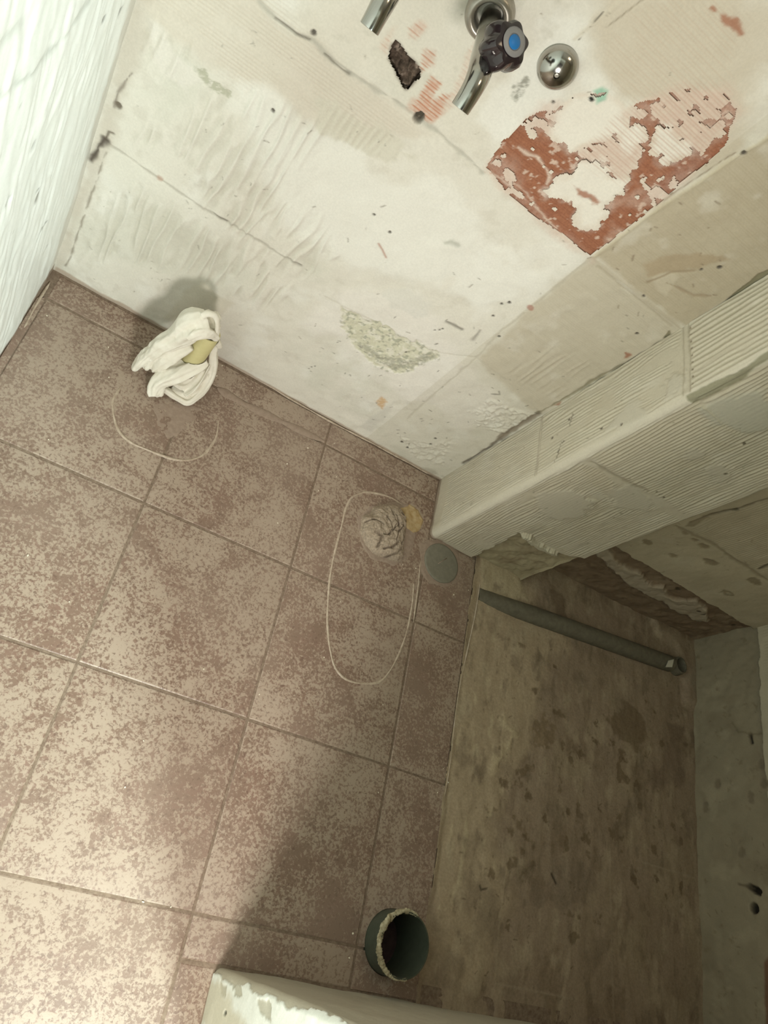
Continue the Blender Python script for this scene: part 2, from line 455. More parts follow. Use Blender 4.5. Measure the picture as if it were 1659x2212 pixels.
W.line([(0.9068,0.7842),(0.9192,0.823),(0.9431,0.8513)], 0.003, (0.36, 0.28, 0.19), 0.8, -0.001)
W.line([(0.9314,0.8038),(0.9889,0.8171),(1.0086,0.8354)], 0.0025, (0.38, 0.30, 0.21), 0.8, -0.001, 0.8)
# upper wall around the taps
W.blob([(0.2019,0.8274),(0.2632,0.8611),(0.3597,0.9494),(0.4492,0.8808),(0.5357,0.79),(0.4927,0.7739),(0.4084,0.7659),(0.3282,0.7583),(0.2609,0.7625),(0.2001,0.7612)], (0.68, 0.64, 0.55), 0.55, 0.02, 0.02, 0.05)
W.blob([(0.4533,0.953),(0.479,0.9875),(0.5154,1.0019),(0.5462,0.9895),(0.563,0.9482),(0.5607,0.8864),(0.534,0.8555),(0.5357,0.79),(0.4914,0.8203),(0.4874,0.8871)], WHITE, 0.8, 0.015, 0.03, 0.05, 0.001)
W.tint(0.035, (0.55, 0.52, 0.44), 0.35, 0.8, 0.5, 4, w=W.win(0.2, 0.55, 0.78, 1.2))
W.blob([(0.5097,1.039),(0.5475,1.0944),(0.6252,1.1544),(0.7136,1.158),(0.7756,1.0798),(0.796,1.0084),(0.7921,0.9644),(0.7091,0.9637),(0.6072,0.9757),(0.5509,0.9933)], (0.54, 0.465, 0.355), 0.7, 0.02, 0.03, 0.06)
W.ridges([(0.5295,1.013),(0.5688,1.0981),(0.6608,1.1301),(0.7532,1.0531),(0.7564,0.9753),(0.6072,0.9838)], 0.0050, 0.0005, 'u', 0, 0.05, (0.52, 0.40, 0.30), 0.35, 0.02)
# joints left by the old tiles
JC = (0.50, 0.46, 0.38); CR = (0.13, 0.11, 0.085)
W.line([(0.1453,0.7518),(0.1771,0.7469),(0.2062,0.7491),(0.2303,0.7541),(0.2516,0.7511),(0.2902,0.7533),(0.3299,0.7555),(0.3687,0.7606),(0.4153,0.7624),(0.4634,0.7641),(0.5501,0.7559)], 0.0035, (0.42, 0.40, 0.34), 0.7, -0.0022, 0.7, 0.002)
W.line([(0.1731,0.7476),(0.2067,0.748),(0.227,0.7532)], 0.0016, CR, 0.75, -0.001, 0.9, 0.001)
W.line([(0.2525,0.7494),(0.2813,0.7478),(0.2947,0.7484)], 0.0018, CR, 0.7, -0.001, 0.9, 0.001)
W.line([(0.0145,0.3804),(0.1039,0.3769),(0.204,0.3715),(0.2593,0.3741),(0.3558,0.377),(0.406,0.3785)], 0.0022, (0.40, 0.37, 0.31), 0.7, -0.0016, 0.7, 0.0015)
W.line([(0.2163,0.3756),(0.2495,0.3748)], 0.0012, CR, 0.8, -0.001, 0.9)
W.line([(0.3752,0.3786),(0.4055,0.3796)], 0.0010, CR, 0.7, -0.001, 0.9)
W.line([(0.4781,0.3434),(0.5822,0.3567),(0.7283,0.3692),(0.8093,0.4254),(0.9126,0.4112),(1.0288,0.3902)], 0.0022, (0.55, 0.51, 0.43), 0.5, -0.0012, 0.7, 0.002)
W.line([(0.7964,0.7572),(0.7977,0.6666),(0.7967,0.6002),(0.7989,0.5108),(0.8093,0.4254),(0.8156,0.2691),(0.8235,0.1457)], 0.0025, (0.52, 0.48, 0.40), 0.55, -0.0015, 0.8, 0.002)
W.line([(0.7964,0.7572),(0.9165,0.7558),(1.0461,0.7543)], 0.0030, (0.52, 0.46, 0.36), 0.6, 0.0015, 0.6, 0.001)
W.line([(0.8161,0.7496),(0.9383,0.7479),(1.0181,0.7454)], 0.0016, (0.44, 0.38, 0.29), 0.6, -0.0015, 0.6, 0.001)
W.line([(0.7971,0.7618),(0.8022,0.8974),(0.8174,1.0235),(0.8266,1.0879)], 0.0040, (0.58, 0.52, 0.39), 0.8, 0.0025, 0.4, 0.0008)
W.line([(0.7878,0.76),(0.7926,0.8599),(0.7963,0.9021),(0.8002,0.9583),(0.8106,1.0207)], 0.0013, (0.24, 0.18, 0.12), 0.7, -0.001, 0.9, 0.001)
W.line([(0.5164,0.9845),(0.5233,1.0187),(0.5329,1.0637)], 0.0022, (0.62, 0.56, 0.45), 0.6, 0.0012, 0.5)
W.line([(0.522,0.9874),(0.5205,0.9987)], 0.0010, CR, 0.85, -0.001, 0.5); W.line([(0.5213,1.0151),(0.5224,1.0299)], 0.0011, CR, 0.85, -0.001, 0.5)
W.line([(0.5388,1.0203),(0.5508,1.0776)], 0.0010, (0.30, 0.25, 0.18), 0.7, -0.001, 0.8)
# exposed hollow brick: the plaster sheet stops, the brick lies behind it
BRICK_OUT = [(0.5445,0.7648),(0.537,0.8157),(0.5383,0.8609),(0.5472,0.886),(0.5642,0.9017),(0.5698,0.9328),(0.6041,0.9649),(0.6403,0.9649),(0.6537,0.9928),(0.6792,1.034),(0.7194,1.0626),(0.7574,1.0608),(0.7888,1.021),(0.7951,0.9837),(0.7921,0.9644),(0.7968,0.8748),(0.7907,0.7573),(0.6697,0.7524),(0.5957,0.7547)]
W.blob(BRICK_OUT, (0.68, 0.58, 0.48), 0.6, 0.004, 0.006, 0.03)
WHITES = [[(0.6452,0.7972),(0.6426,0.8156),(0.6548,0.8458),(0.6541,0.8686),(0.6691,0.8893),(0.6918,0.8854),(0.7042,0.8724),(0.7281,0.8927),(0.7382,0.8739),(0.7321,0.8434),(0.7351,0.8291),(0.7465,0.8344),(0.7473,0.8179),(0.7559,0.8029),(0.739,0.788),(0.7203,0.7895),(0.7054,0.8159),(0.6837,0.8094),(0.6586,0.7877)],
          [(0.6621,0.9366),(0.6671,0.9579),(0.6782,0.961),(0.6951,0.9502),(0.6939,0.9352),(0.7031,0.9247),(0.6949,0.9178),(0.6763,0.9243)],
          [(0.7023,0.9635),(0.6972,0.9766),(0.7085,0.986),(0.7288,0.9821),(0.7466,0.9867),(0.7632,0.9828),(0.7585,0.9712),(0.756,0.9585),(0.7447,0.9451),(0.7192,0.9497)],
          [(0.5817,0.8774),(0.5691,0.8977),(0.5716,0.9327),(0.6065,0.9627),(0.6429,0.9627),(0.6577,0.944),(0.6506,0.9206),(0.639,0.8969),(0.6229,0.8691),(0.5914,0.8715)]]
w_, m_ = W.polymask(BRICK_OUT, 0.001, 0.003, 0.02)
cutm = m_ > 0.5
n1 = fbm(W.U[w_], W.V[w_], 0.009, 4, 501, 1.8, 1.0); n2 = fbm(W.U[w_], W.V[w_], 0.05, 3, 502)
cover = np.zeros(W.U.shape)
PALE = (([(0.6506,0.9206),(0.7011,0.9487),(0.7198,0.9132),(0.7227,0.8838),(0.6884,0.8866),(0.6598,0.8774),(0.6272,0.8648)], 0.62), ([(0.6396,0.947),(0.6742,1.038),(0.7213,1.0681),(0.7626,1.0608),(0.7742,1.0088),(0.7834,0.9788),(0.7311,0.9867),(0.6782,0.9725)], 0.62),
               ([(0.5431,0.8556),(0.541,0.8923),(0.5615,0.9091),(0.5882,0.8928),(0.5907,0.8652),(0.5645,0.8529)], 0.5), ([(0.5445,0.7648),(0.5431,0.7812),(0.6875,0.756),(0.7964,0.7519),(0.7618,0.7471),(0.6759,0.7459)], 0.42), ([(0.5439,0.7747),(0.5494,0.8015),(0.5734,0.8016),(0.6015,0.7816),(0.5919,0.77)], 0.5),
               ([(0.7496,0.9048),(0.7695,0.932),(0.7846,0.97),(0.7952,0.9539),(0.7942,0.895),(0.7809,0.8835)], 0.45))
for P, amt in PALE:
    w2, m2 = W.polymask(P, 0.012, 0.006, 0.03)
    if w2 is not None: cover[w2] = np.maximum(cover[w2], m2*amt)
    W.blob(P, (0.62, 0.47, 0.39), 0.65, 0.012, 0.008, 0.03, 0, 0.6, 0.006)
for P in WHITES:
    w2, m2 = W.polymask(P, 0.008, 0.010, 0.018)
    if w2 is not None: cover[w2] = np.maximum(cover[w2], m2*1.6)
    W.blob(P, (0.77, 0.73, 0.65), 0.85, 0.008, 0.008, 0.02, 0.0006)
cutm &= cover[w_] + 0.55*n1 + 0.12*n2 < 0.5
c_ = W.cut[w_]; c_ |= cutm; W.cut[w_] = c_
W.ridges([(0.6396,0.947),(0.6742,1.038),(0.7213,1.0681),(0.7626,1.0608),(0.7742,1.0088),(0.7834,0.9788),(0.7771,0.891),(0.7227,0.8838),(0.6463,0.878)], 0.0050, 0.0008, 'u', 0, 0.05, (0.52, 0.33, 0.25), 0.5, 0.01, 1.0, 0.6)
# the brick patch: full ridged terracotta behind the hole
bu = np.arange(0.53, 0.87, 0.002); bv = np.arange(0.72, 1.08, 0.002)
BR = Surf(bu, bv, RED, 23)
BR.tint(0.06, (0.30, 0.115, 0.07), -0.2, 0.7, 0.7); BR.tint(0.03, (0.43, 0.21, 0.13), 0.2, 0.8, 0.6)
BR.H -= 0.0018
BR.ridges([(0.5, 0.7), (0.9, 0.7), (0.9, 1.05), (0.5, 1.05)], 0.0048, 0.0008, 'u', 0, 0.05, (0.26, 0.10, 0.06), 0.45, 0.002, 1.0, 0.8)
BR.tint(0.010, (0.68, 0.52, 0.42), 0.42, 0.62, 0.85, 4, h=0.0006)
BR.tint(0.05, (0.60, 0.42, 0.33), 0.35, 0.9, 0.55, 4)
BR.line([(0.5634,0.8232),(0.5955,0.8303),(0.6336,0.8216),(0.6394,0.8054)], 0.0025, (0.72, 0.58, 0.48), 0.9, 0.001, 0.9, 0.003)
BR.line([(0.5571,0.765),(0.5947,0.767),(0.6587,0.7639),(0.7423,0.7552)], 0.0022, (0.70, 0.55, 0.45), 0.8, 0.001, 1.0, 0.004)
BR.line([(0.5919,0.77),(0.6286,0.7741),(0.6604,0.7676)], 0.0022, (0.70, 0.55, 0.45), 0.8, 0.001, 1.0, 0.004)
for P, am in PALE:
    BR.blob(P, (0.60, 0.44, 0.36), am, 0.016, 0.008, 0.02, 0, 0.9, 0.006)
for P in WHITES:
    BR.blob(P, (0.68, 0.57, 0.49), 0.95, 0.014, 0.010, 0.018, 0, 0.5, 0.006)
wb, mb_ = BR.polymask(BRICK_OUT, 0.006, 0.002)
fullb = np.zeros(BR.U.shape); fullb[wb] = mb_
BR.cut = fullb < 0.02
# smaller red scrapes on the plaster
def red(P, amt=0.85, e=0.003): W.blob(P, RED, amt, e, 0.004, 0.012)
red([(0.6246,1.1165),(0.6564,1.1266),(0.6776,1.1199),(0.6509,1.1142)]); red([(0.6668,0.8341),(0.7264,0.8418),(0.726,0.8325),(0.6887,0.828)]); red([(1.0248,0.6258),(1.0275,0.6467),(1.0128,0.6431)])
red([(1.0254,0.4259),(1.0304,0.449),(1.0343,0.4396)]); W.line([(0.4933,0.5261),(0.5053,0.5204),(0.5202,0.5103)], 0.0018, (0.42, 0.20, 0.14), 0.8, -0.0004, 0.6)
W.spot([(0.7967,0.6002)][0], 0.006, (0.40, 0.17, 0.13), 0.7, 0, 1.3)
W.spot([(0.1175,0.3778)][0], 0.005, (0.42, 0.25, 0.18), 0.6, 0, 1.3)
STR = [[(0.3974,0.7839),(0.3926,0.8231),(0.4102,0.8247),(0.4137,0.7946),(0.4223,0.8156),(0.4337,0.8223),(0.4389,0.7845),(0.4334,0.768),(0.4141,0.7641),(0.3943,0.7662)], [(0.3642,0.8448),(0.3779,0.8542),(0.3851,0.839),(0.3767,0.8103),(0.3719,0.8309)],
       [(0.3288,0.855),(0.3365,0.8722),(0.3486,0.8719),(0.3477,0.851),(0.3382,0.8473)], [(0.4192,0.9114),(0.413,0.8836),(0.4393,0.7957),(0.4523,0.8242)], [(0.3112,0.8104),(0.3135,0.8429),(0.3259,0.8062)]]
for i, P in enumerate(STR):
    W.blob(P, ((0.58, 0.36, 0.27), (0.62, 0.46, 0.37), (0.64, 0.50, 0.41), (0.66, 0.57, 0.48), (0.66, 0.56, 0.47))[i], 0.8, 0.006, 0.006, 0.015, 0, 0.6, 0.005)
    W.ridges(P, 0.0052, 0.0014, 'u', 0, 0.06, (0.48, 0.20, 0.11), (0.95, 0.8, 0.55, 0.22, 0.3)[i], 0.003, 1.0, 0.9, bs=0.03)
# mortar seen through the plaster, and the rag's painted shadow
MORT = [(0.5156,0.3453),(0.5749,0.3499),(0.6107,0.3662),(0.6644,0.36),(0.6868,0.376),(0.7443,0.3809),(0.7578,0.363),(0.7342,0.3358),(0.7328,0.2938),(0.707,0.2577),(0.6642,0.2464),(0.6179,0.2615),(0.5807,0.2736),(0.5452,0.304)]
W.blob(MORT, (0.60, 0.58, 0.44), 0.9, 0.002, 0.011, 0.018, -0.0022)
w_, m_ = W.polymask(MORT, 0.004, 0.006)
W.H[w_] += m_ * 0.0016 * fbm(W.U[w_], W.V[w_], 0.010, 4, 77)
g_ = sstep(0.05, 0.4, fbm(W.U[w_], W.V[w_], 0.012, 4, 78)) * m_ * 0.85
W.mix(w_, g_, (0.72, 0.69, 0.59), 0)
g_ = sstep(0.25, 0.45, fbm(W.U[w_], W.V[w_], 0.007, 3, 79)) * m_ * 0.8
W.mix(w_, g_, (0.36, 0.36, 0.28), 0)
W.blob([(0.5845,0.2773),(0.6407,0.264),(0.7028,0.264),(0.7353,0.3169),(0.7527,0.3698),(0.7283,0.3692),(0.7084,0.3105),(0.6518,0.2847),(0.6142,0.287)], (0.36, 0.35, 0.28), 0.7, 0.003, 0.006, 0.012, grain=1.5)
W.blob([(0.0978,0.6031),(0.1133,0.613),(0.126,0.6039),(0.1475,0.6051),(0.1628,0.6066),(0.1646,0.5924),(0.1464,0.5879),(0.122,0.5898)], (0.44, 0.43, 0.33), 0.9, 0.002, 0.005, 0.012, -0.001, grain=1.2)
W.blob([(0.5009,0.8769),(0.4957,0.8954),(0.5012,0.9105),(0.5131,0.9036),(0.5109,0.8867),(0.5105,0.8752)], (0.34, 0.33, 0.28), 0.95, 0.002, 0.005, 0.012, -0.001, grain=1.2)
W.blob([(0.5864,0.9547),(0.5915,0.9646),(0.6007,0.9671),(0.609,0.9564),(0.603,0.9455)], (0.30, 0.52, 0.39), 0.9, 0.003, 0.0012, 0.008, 0.0008)
W.spot([(0.5926,0.9447)][0], 0.0035, (0.03, 0.03, 0.025), 1, 0, 1.2)
W.blob([(0.7313,0.1458),(0.7315,0.1719),(0.7523,0.1625),(0.7585,0.1327),(0.7431,0.1337)], (0.58, 0.36, 0.17), 0.8, 0.004, 0.003, 0.006, 0, 0.6, 0.004)
W.blob([(0.2331,0.0264),(0.2534,0.185),(0.2697,0.1968),(0.3099,0.1874),(0.3408,0.1905),(0.3314,0.1194),(0.3041,0.1476),(0.2796,0.0515)], (0.60, 0.55, 0.44), 0.5, 0.006, 0.005, 0.02)  # cast shadow of the white rag, painted onto the plaster
W.blob([(0.5629,0.422),(0.5908,0.4792),(0.6448,0.4821),(0.6528,0.4236),(0.597,0.4214)], (0.66, 0.64, 0.58), 0.6, 0.006, 0.015, 0.03)
W.blob([(0.9122,-0.0252),(0.9838,0.0237),(1.0348,0.0175),(0.9586,-0.0047),(0.8377,-0.0021)], (0.45, 0.41, 0.34), 0.6, 0.005, 0.006, 0.02)
W.blob([(0.7569,0.0363),(0.7652,0.1711),(0.7832,0.1033),(0.7888,0.0297)], (0.55, 0.52, 0.46), 0.5, 0.006, 0.008, 0.02)
# lumps and pits
w_, m_ = W.polymask([(0.9123,0.2757),(0.9143,0.3476),(0.9715,0.3609),(1.0224,0.367),(1.0188,0.2761),(0.9563,0.2479)], 0.006, 0.008)
W.H[w_] += m_ * 0.006 * np.abs(fbm(W.U[w_], W.V[w_], 0.016, 3, 91))
w_, m_ = W.polymask([(0.844,0.0751),(0.9153,0.0966),(0.9517,0.164),(0.996,0.0683),(0.934,0.0297)], 0.006, 0.008)
W.H[w_] += m_ * 0.003 * fbm(W.U[w_], W.V[w_], 0.012, 3, 92)
PIT = (0.10, 0.085, 0.07)
for q, r in zip([(0.4546,0.5707),(0.4956,0.5599),(0.2267,0.7653),(0.5596,0.1365),(0.5636,0.1449),(0.5577,0.1262),(0.6915,0.3295),(0.7602,0.5818),(0.7515,0.569),(0.7591,0.5358),(0.7041,0.4341),(0.7067,0.44),(0.6971,0.4274),(0.8043,0.5019),(1.1002,0.5966),(0.9895,0.6901),(0.9663,0.8829),(0.9497,0.8601),(0.8669,0.0583),(0.8893,0.0512),(0.9233,0.1055),(0.9177,0.1326),(0.644,0.8038),(0.5541,0.9073),(0.228,0.6244),(0.819,1.0277),(0.9257,0.7584)],
                (3.2, 3.4, 5.5, 2, 2, 2, 3, 4.5, 3.5, 3, 2.5, 2.5, 2, 3.5, 2, 3.8, 5, 3, 5, 4, 4, 4, 3.5, 3, 4, 5, 3)):
    W.spot(q, r*0.00085, PIT, 0.95, -0.0025, 1.0)
W.spot([(0.4153,0.7624)][0], 0.0085, (0.09, 0.075, 0.055), 1, -0.012, 0.8, 0.002)
W.line([(0.7014,0.461),(0.7227,0.464),(0.7371,0.4656)], 0.0030, (0.20, 0.18, 0.15), 0.8, -0.002, 0.9)
W.line([(0.7721,0.4583),(0.7694,0.4736),(0.766,0.488)], 0.0028, (0.34, 0.31, 0.27), 0.8, -0.002, 0.9)
W.line([(0.9055,0.3608),(0.9205,0.3718),(0.912,0.3784)], 0.0016, (0.22, 0.2, 0.17), 0.8, -0.001, 0.9)
W.line([(0.5851,0.6091),(0.5908,0.6181),(0.605,0.6202)], 0.0040, (0.42, 0.42, 0.36), 0.7, -0.0008, 0.9)
W.specks(70, (0.15, 1.0, 0.03, 0.75), (0.26, 0.23, 0.19), 0.0016, 0.006, 5, 0.75)
W.specks(46, (0.55, 1.03, 0.06, 0.42), (0.20, 0.18, 0.15), 0.0018, 0.005, 6, 0.8)
W.specks(34, (0.75, 1.05, 0.70, 1.15), (0.26, 0.20, 0.14), 0.002, 0.006, 7, 0.8)
W.specks(30, (0.25, 0.8, 0.75, 1.15), (0.30, 0.26, 0.2), 0.0016, 0.006, 8, 0.7)
W.specks(40, (0.02, 0.3, 0.03, 0.75), (0.34, 0.31, 0.26), 0.0014, 0.005, 9, 0.7)
# corner with the left wall: crumbled joint
W.blob([(-0.0125,0.6547),(0.0126,0.6741),(0.0236,0.5653),(0.0236,0.4841),(0.027,0.3634),(0.0161,0.2472),(0.0154,0.0798),(0.0109,0.0046),(-0.0043,-0.0091),(0.0003,0.1538),(0.0029,0.3431),(-0.001,0.5194)], (0.52, 0.46, 0.38), 0.55, 0.01, 0.01, 0.04)
W.line([(0.0134,0.3847),(0.0063,0.3459),(0.0026,0.3259)], 0.006, (0.09, 0.07, 0.055), 0.95, -0.004, 0.7, 0.004)
W.line([(0.0247,0.4048),(0.0169,0.4036),(0.0155,0.3865)], 0.0022, (0.15, 0.12, 0.09), 0.9, -0.001, 0.7, 0.002)
W.line([(0.0226,0.5294),(0.012,0.4841),(0.0117,0.4552)], 0.0022, (0.25, 0.21, 0.17), 0.8, -0.002, 0.8, 0.002)
W.line([(0.0236,0.3604),(0.0223,0.2775),(0.0208,0.1437),(0.0207,0.0536),(0.0166,0.026)], 0.0016, (0.27, 0.23, 0.18), 0.8, -0.001, 0.9, 0.002)
W.spot([(0.0178,0.4621)][0], 0.006, (0.14, 0.11, 0.08), 0.9, -0.003)
# dirty cove at the floor
W.blob([(0, -0.02), (1.04, -0.02), (1.04, 0.007), (0.6, 0.005), (0, 0.010)], (0.42, 0.33, 0.255), 0.85, 0.003, 0.003, 0.03)
W.line([(1.0311,0.1015),(1.0321,0.2099),(1.0255,0.3012),(1.0253,0.3865)], 0.0045, (0.16, 0.13, 0.10), 0.9, -0.004, 0.7, 0.002)
W.blob([(1.0281,0.2058),(1.0151,0.272),(1.0201,0.3694),(1.0298,0.3818),(1.0337,0.2921)], (0.34, 0.29, 0.23), 0.9, 0.003, 0.004, 0.02, -0.002)
W.line([(1.0219,0.39),(1.0329,0.563),(1.0452,0.755),(1.0449,0.8326),(1.0423,0.9543)], 0.0040, (0.30, 0.27, 0.18), 0.85, -0.003, 0.8, 0.002)
W.blob([(1.0452,0.755),(1.0354,0.7823),(1.0434,0.8055),(1.0304,0.8697),(1.0232,0.9176),(1.0381,0.9569),(1.0385,0.9076),(1.0426,0.8525),(1.0507,0.8001)], (0.27, 0.25, 0.16), 0.95, 0.002, 0.003, 0.02, -0.003)
W.blob([(1.0333,0.7187),(1.026,0.7351),(1.0448,0.7265),(1.0435,0.715)], (0.28, 0.25, 0.16), 0.95, 0.002, 0.002, 0.02, -0.003)
# broken-out hole: sheet removed, a rubble pocket behind
HOLE = [(0.3242,0.8317),(0.3321,0.8318),(0.3497,0.8276),(0.3643,0.8265),(0.3782,0.8223),(0.3817,0.815),(0.3803,0.8029),(0.3793,0.7876),(0.3751,0.7825),(0.3625,0.7861),(0.3491,0.7947),(0.3296,0.802),(0.323,0.8191)]
w_, m_ = W.polymask(HOLE, 0.0005, 0.002, 0.01)
c_ = W.cut[w_]; c_ |= m_ > 0.5; W.cut[w_] = c_
W.blob(HOLE, (0.16, 0.12, 0.09), 0.8, 0.003, 0.002, 0.01)
W.H[:, :3] *= 0.4
W.C[(W.U > 0.792)] *= (0.92, 0.91, 0.88)  # right-hand imprints darkened in colour to stand in for light falloff

wall_back = tag(bpy.data.objects.new('wall_back', None), kind='structure'); link(wall_back)
XJ = [0.051, 0.2978, 0.5446, 0.7913]; ZJ = [0.3798, 0.757, 1.135, 1.24]
def cells(U, V):
    return np.searchsorted(XJ, U) * 8 + np.searchsorted(ZJ, V)
def pos_back(U, V, H): return U, -H, V
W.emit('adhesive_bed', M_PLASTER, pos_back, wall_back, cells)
b = BR.emit('brick', M_BRICK, pos_back, wall_back)
tag(b[0], 'red terracotta brick with grooves showing through the plaster')
mb = MB(); mb.box(-0.1, 2.2, 0.03, 0.10, -0.15, 2.4); mb.build('wall_core', M_PLAIN, wall_back, False)
# pocket
hp = np.array(HOLE); hc = hp.mean(0)
HU = Surf(np.arange(hp[:, 0].min()-0.006, hp[:, 0].max()+0.006, 0.0012), np.arange(hp[:, 1].min()-0.006, hp[:, 1].max()+0.006, 0.0012), (0.16, 0.115, 0.085), 71)
cell = np.floor(fbm(HU.U, HU.V, 0.016, 3, 701)*3)
HU.H = -0.016 + 0.010*fbm(HU.U, HU.V, 0.013, 3, 702) + 0.003*cell
HU.tint(0.012, (0.42, 0.33, 0.26), -0.1, 0.35, 0.9, 3); HU.tint(0.010, (0.05, 0.035, 0.025), 0.2, 0.5, 0.9, 3)
HU.H[0, :] = HU.H[-1, :] = 0; HU.H[:, 0] = HU.H[:, -1] = 0
HU.H = np.minimum(HU.H, -0.0015)
tag(HU.emit('rubble_pocket', M_RUBBLE, pos_back, wall_back)[0], 'dark hole broken into the wall with crumbling brick')

# ================================================================== LEFT WALL
L = Surf(axis(np.arange(-0.012, 1.0, 0.004), np.arange(1.0, 1.62, 0.02)), axis(np.arange(-0.004, 1.1, 0.005), np.linspace(1.15, 2.4, 10)), (0.90, 0.92, 0.89), 31)
L.noise_h(0.10, 0.0022, 3, 0.5, 2.5)
L.tint(0.05, (0.80, 0.83, 0.79), 0.1, 0.8, 0.5, 3, 0.8, 4)
L.ridges([(0, 0.02), (0.5, 0.02), (0.5, 1.1), (0, 1.1)], 0.05, 0.0016, 'v', 0.05, 0.5, (0.82, 0.84, 0.80), 0.3, 0.02, 1.2, 0.1)
L.line([(0.4801,0.7956),(0.4373,0.7852),(0.3556,0.7715),(0.3075,0.7711),(0.2466,0.7771)], 0.006, (0.50, 0.52, 0.48), 0.7, -0.002, 0.8, 0.004)
L.line([(0.502,0.8734),(0.4735,0.8662),(0.4422,0.8563)], 0.005, (0.55, 0.57, 0.53), 0.6, -0.002, 0.8, 0.004)
for a in ([(0.2007,0.2981),(0.1906,0.3178),(0.1701,0.3211)], [(0.156,0.6946),(0.1565,0.7003)], [(0.3362,0.6248),(0.3347,0.6314)], [(0.1216,0.1886),(0.11,0.19)], [(0.269,0.4792),(0.2543,0.4851)], [(0.3931,0.5758),(0.3896,0.581)], [(0.0773,0.6598),(0.0712,0.6656)], [(0.2617,0.4526),(0.2573,0.4734)]):
    L.line(a, 0.0032, (0.14, 0.13, 0.11), 0.85, -0.002, 0.7)
for a in ([(0.4523,0.697),(0.4526,0.8012),(0.45,0.8511)], [(0.3348,0.6144),(0.3221,0.7503),(0.3106,0.8013)], [(0.3776,0.5257),(0.3741,0.6684)], [(0.2293,0.4821),(0.2268,0.6096)]):
    L.line(a, 0.010, (0.90, 0.92, 0.89), 0.6, 0.003, 0.6, 0.004)
L.specks(26, (0.02, 0.5, 0.1, 1.0), (0.40, 0.40, 0.36), 0.002, 0.008, 41, 0.7, -0.001, 4, 1.5)
L.blob([(-0.01, -0.01), (0.035, -0.01), (0.02, 0.3), (0.03, 0.6), (0.045, 1.0), (0.05, 1.2), (-0.01, 1.2)], (0.55, 0.49, 0.41), 0.6, 0.012, 0.012, 0.05)
L.blob([(-0.01, -0.02), (1.7, -0.02), (1.7, 0.004), (0.3, 0.006), (0.12, 0.010), (0.05, 0.016), (-0.01, 0.02)], (0.30, 0.22, 0.165), 0.9, 0.003, 0.004, 0.03)
wall_left = tag(bpy.data.objects.new('wall_left', None), kind='structure'); link(wall_left)
L.emit('plaster_face', M_GLOSSWALL, lambda U, V, H: (H - 0.002, -U, V), wall_left, flip=True)
mb = MB(); mb.box(-0.10, -0.03, -3.2, 0.03, -0.15, 2.4); mb.build('wall_core', M_PLAIN, wall_left, False)
mb = MB(); mb.box(-0.03, 0.0, -3.2, -1.6, -0.1, 2.4); mb.build('hall_face', M_PLAIN, wall_left, False)

# ================================================================== PIPE BOXING (column)
CW = (0.66, 0.60, 0.495); CT = (0.60, 0.53, 0.42)
cu = axis(np.arange(0, 0.500, 0.002), np.linspace(0.5, 0.572, 8)); cv = axis(np.arange(-0.006, 1.15, 0.002), np.linspace(1.2, 2.4, 8))
K = Surf(cu, cv, CW, 51)
K.noise_h(0.10, 0.0020, 3); K.noise_h(0.015, 0.0004, 3)
K.tint(0.08, CT, 0, 0.8, 0.6); K.tint(0.05, (0.71, 0.66, 0.57), 0.1, 0.8, 0.6)
LEFTA = [(0.006, 0.04), (0.16, 0.05), (0.162, 0.372), (0.004, 0.378)]
K.ridges(LEFTA, 0.0072, 0.0030, 'v', 0.03, 0.28, (0.47, 0.40, 0.31), 0.5, 0.010, 0.9, 0.55)
K.ridges([(0.004, 0.392), (0.160, 0.392), (0.162, 0.745), (0.004, 0.75)], 0.0085, 0.0030, 'v', 0.02, 0.3, (0.48, 0.42, 0.32), 0.42, 0.010, 0.9, 0.3)
K.ridges([(0.0, 0.775), (0.165, 0.775), (0.165, 1.15), (0.0, 1.15)], 0.0115, 0.0032, 'v', 0.0, 0.12, (0.48, 0.43, 0.31), 0.5, 0.008, 0.9, 0.8)
K.ridges([(0.185, 0.012), (0.315, 0.02), (0.33, 0.19), (0.485, 0.22), (0.49, 0.505), (0.19, 0.50)], 0.0074, 0.0033, 'v', 0.02, 0.30, (0.43, 0.36, 0.27), 0.55, 0.008, 0.9, 0.45)
K.ridges([(0.19, 0.525), (0.485, 0.535), (0.485, 0.90), (0.30, 0.80), (0.19, 0.76)], 0.0080, 0.0036, 'v', 0.02, 0.24, (0.43, 0.37, 0.26), 0.55, 0.008, 0.9, 0.7)
K.ridges([(0.19, 0.78), (0.30, 0.82), (0.485, 0.92), (0.485, 1.15), (0.19, 1.15)], 0.0095, 0.0030, 'v', 0.02, 0.3, (0.46, 0.41, 0.31), 0.45, 0.010, 0.9, 0.4)
# smooth arris and skim patches
K.blob([(0.150, -0.01), (0.19, -0.01), (0.192, 0.4), (0.188, 0.8), (0.186, 1.2), (0.158, 1.2), (0.156, 0.8), (0.148, 0.4)], (0.69, 0.63, 0.53), 0.85, 0.006, 0.005, 0.05, 0.0012)
K.blob([(0.0, -0.01), (0.165, -0.01), (0.16, 0.035), (0.09, 0.05), (0.03, 0.055), (0.0, 0.05)], (0.66, 0.59, 0.48), 0.9, 0.006, 0.008, 0.04, 0.0014)
def skim(P, h=0.0016, c=(0.66, 0.61, 0.52)):
    w, m = K.polymask(P, 0.009, 0.012, 0.02)
    if w is None: return
    K.H[w] += (0.0012 + h - K.H[w]) * m * 0.9; K.mix(w, m * 0.85, c, 0)
skim([(0.2174,0.3374),(0.2338,0.4124),(0.311,0.4192),(0.3433,0.3687),(0.329,0.3038),(0.281,0.2931)]); skim([(0.3029,0.4656),(0.3137,0.5179),(0.3836,0.5192),(0.41,0.4795),(0.363,0.4377)])
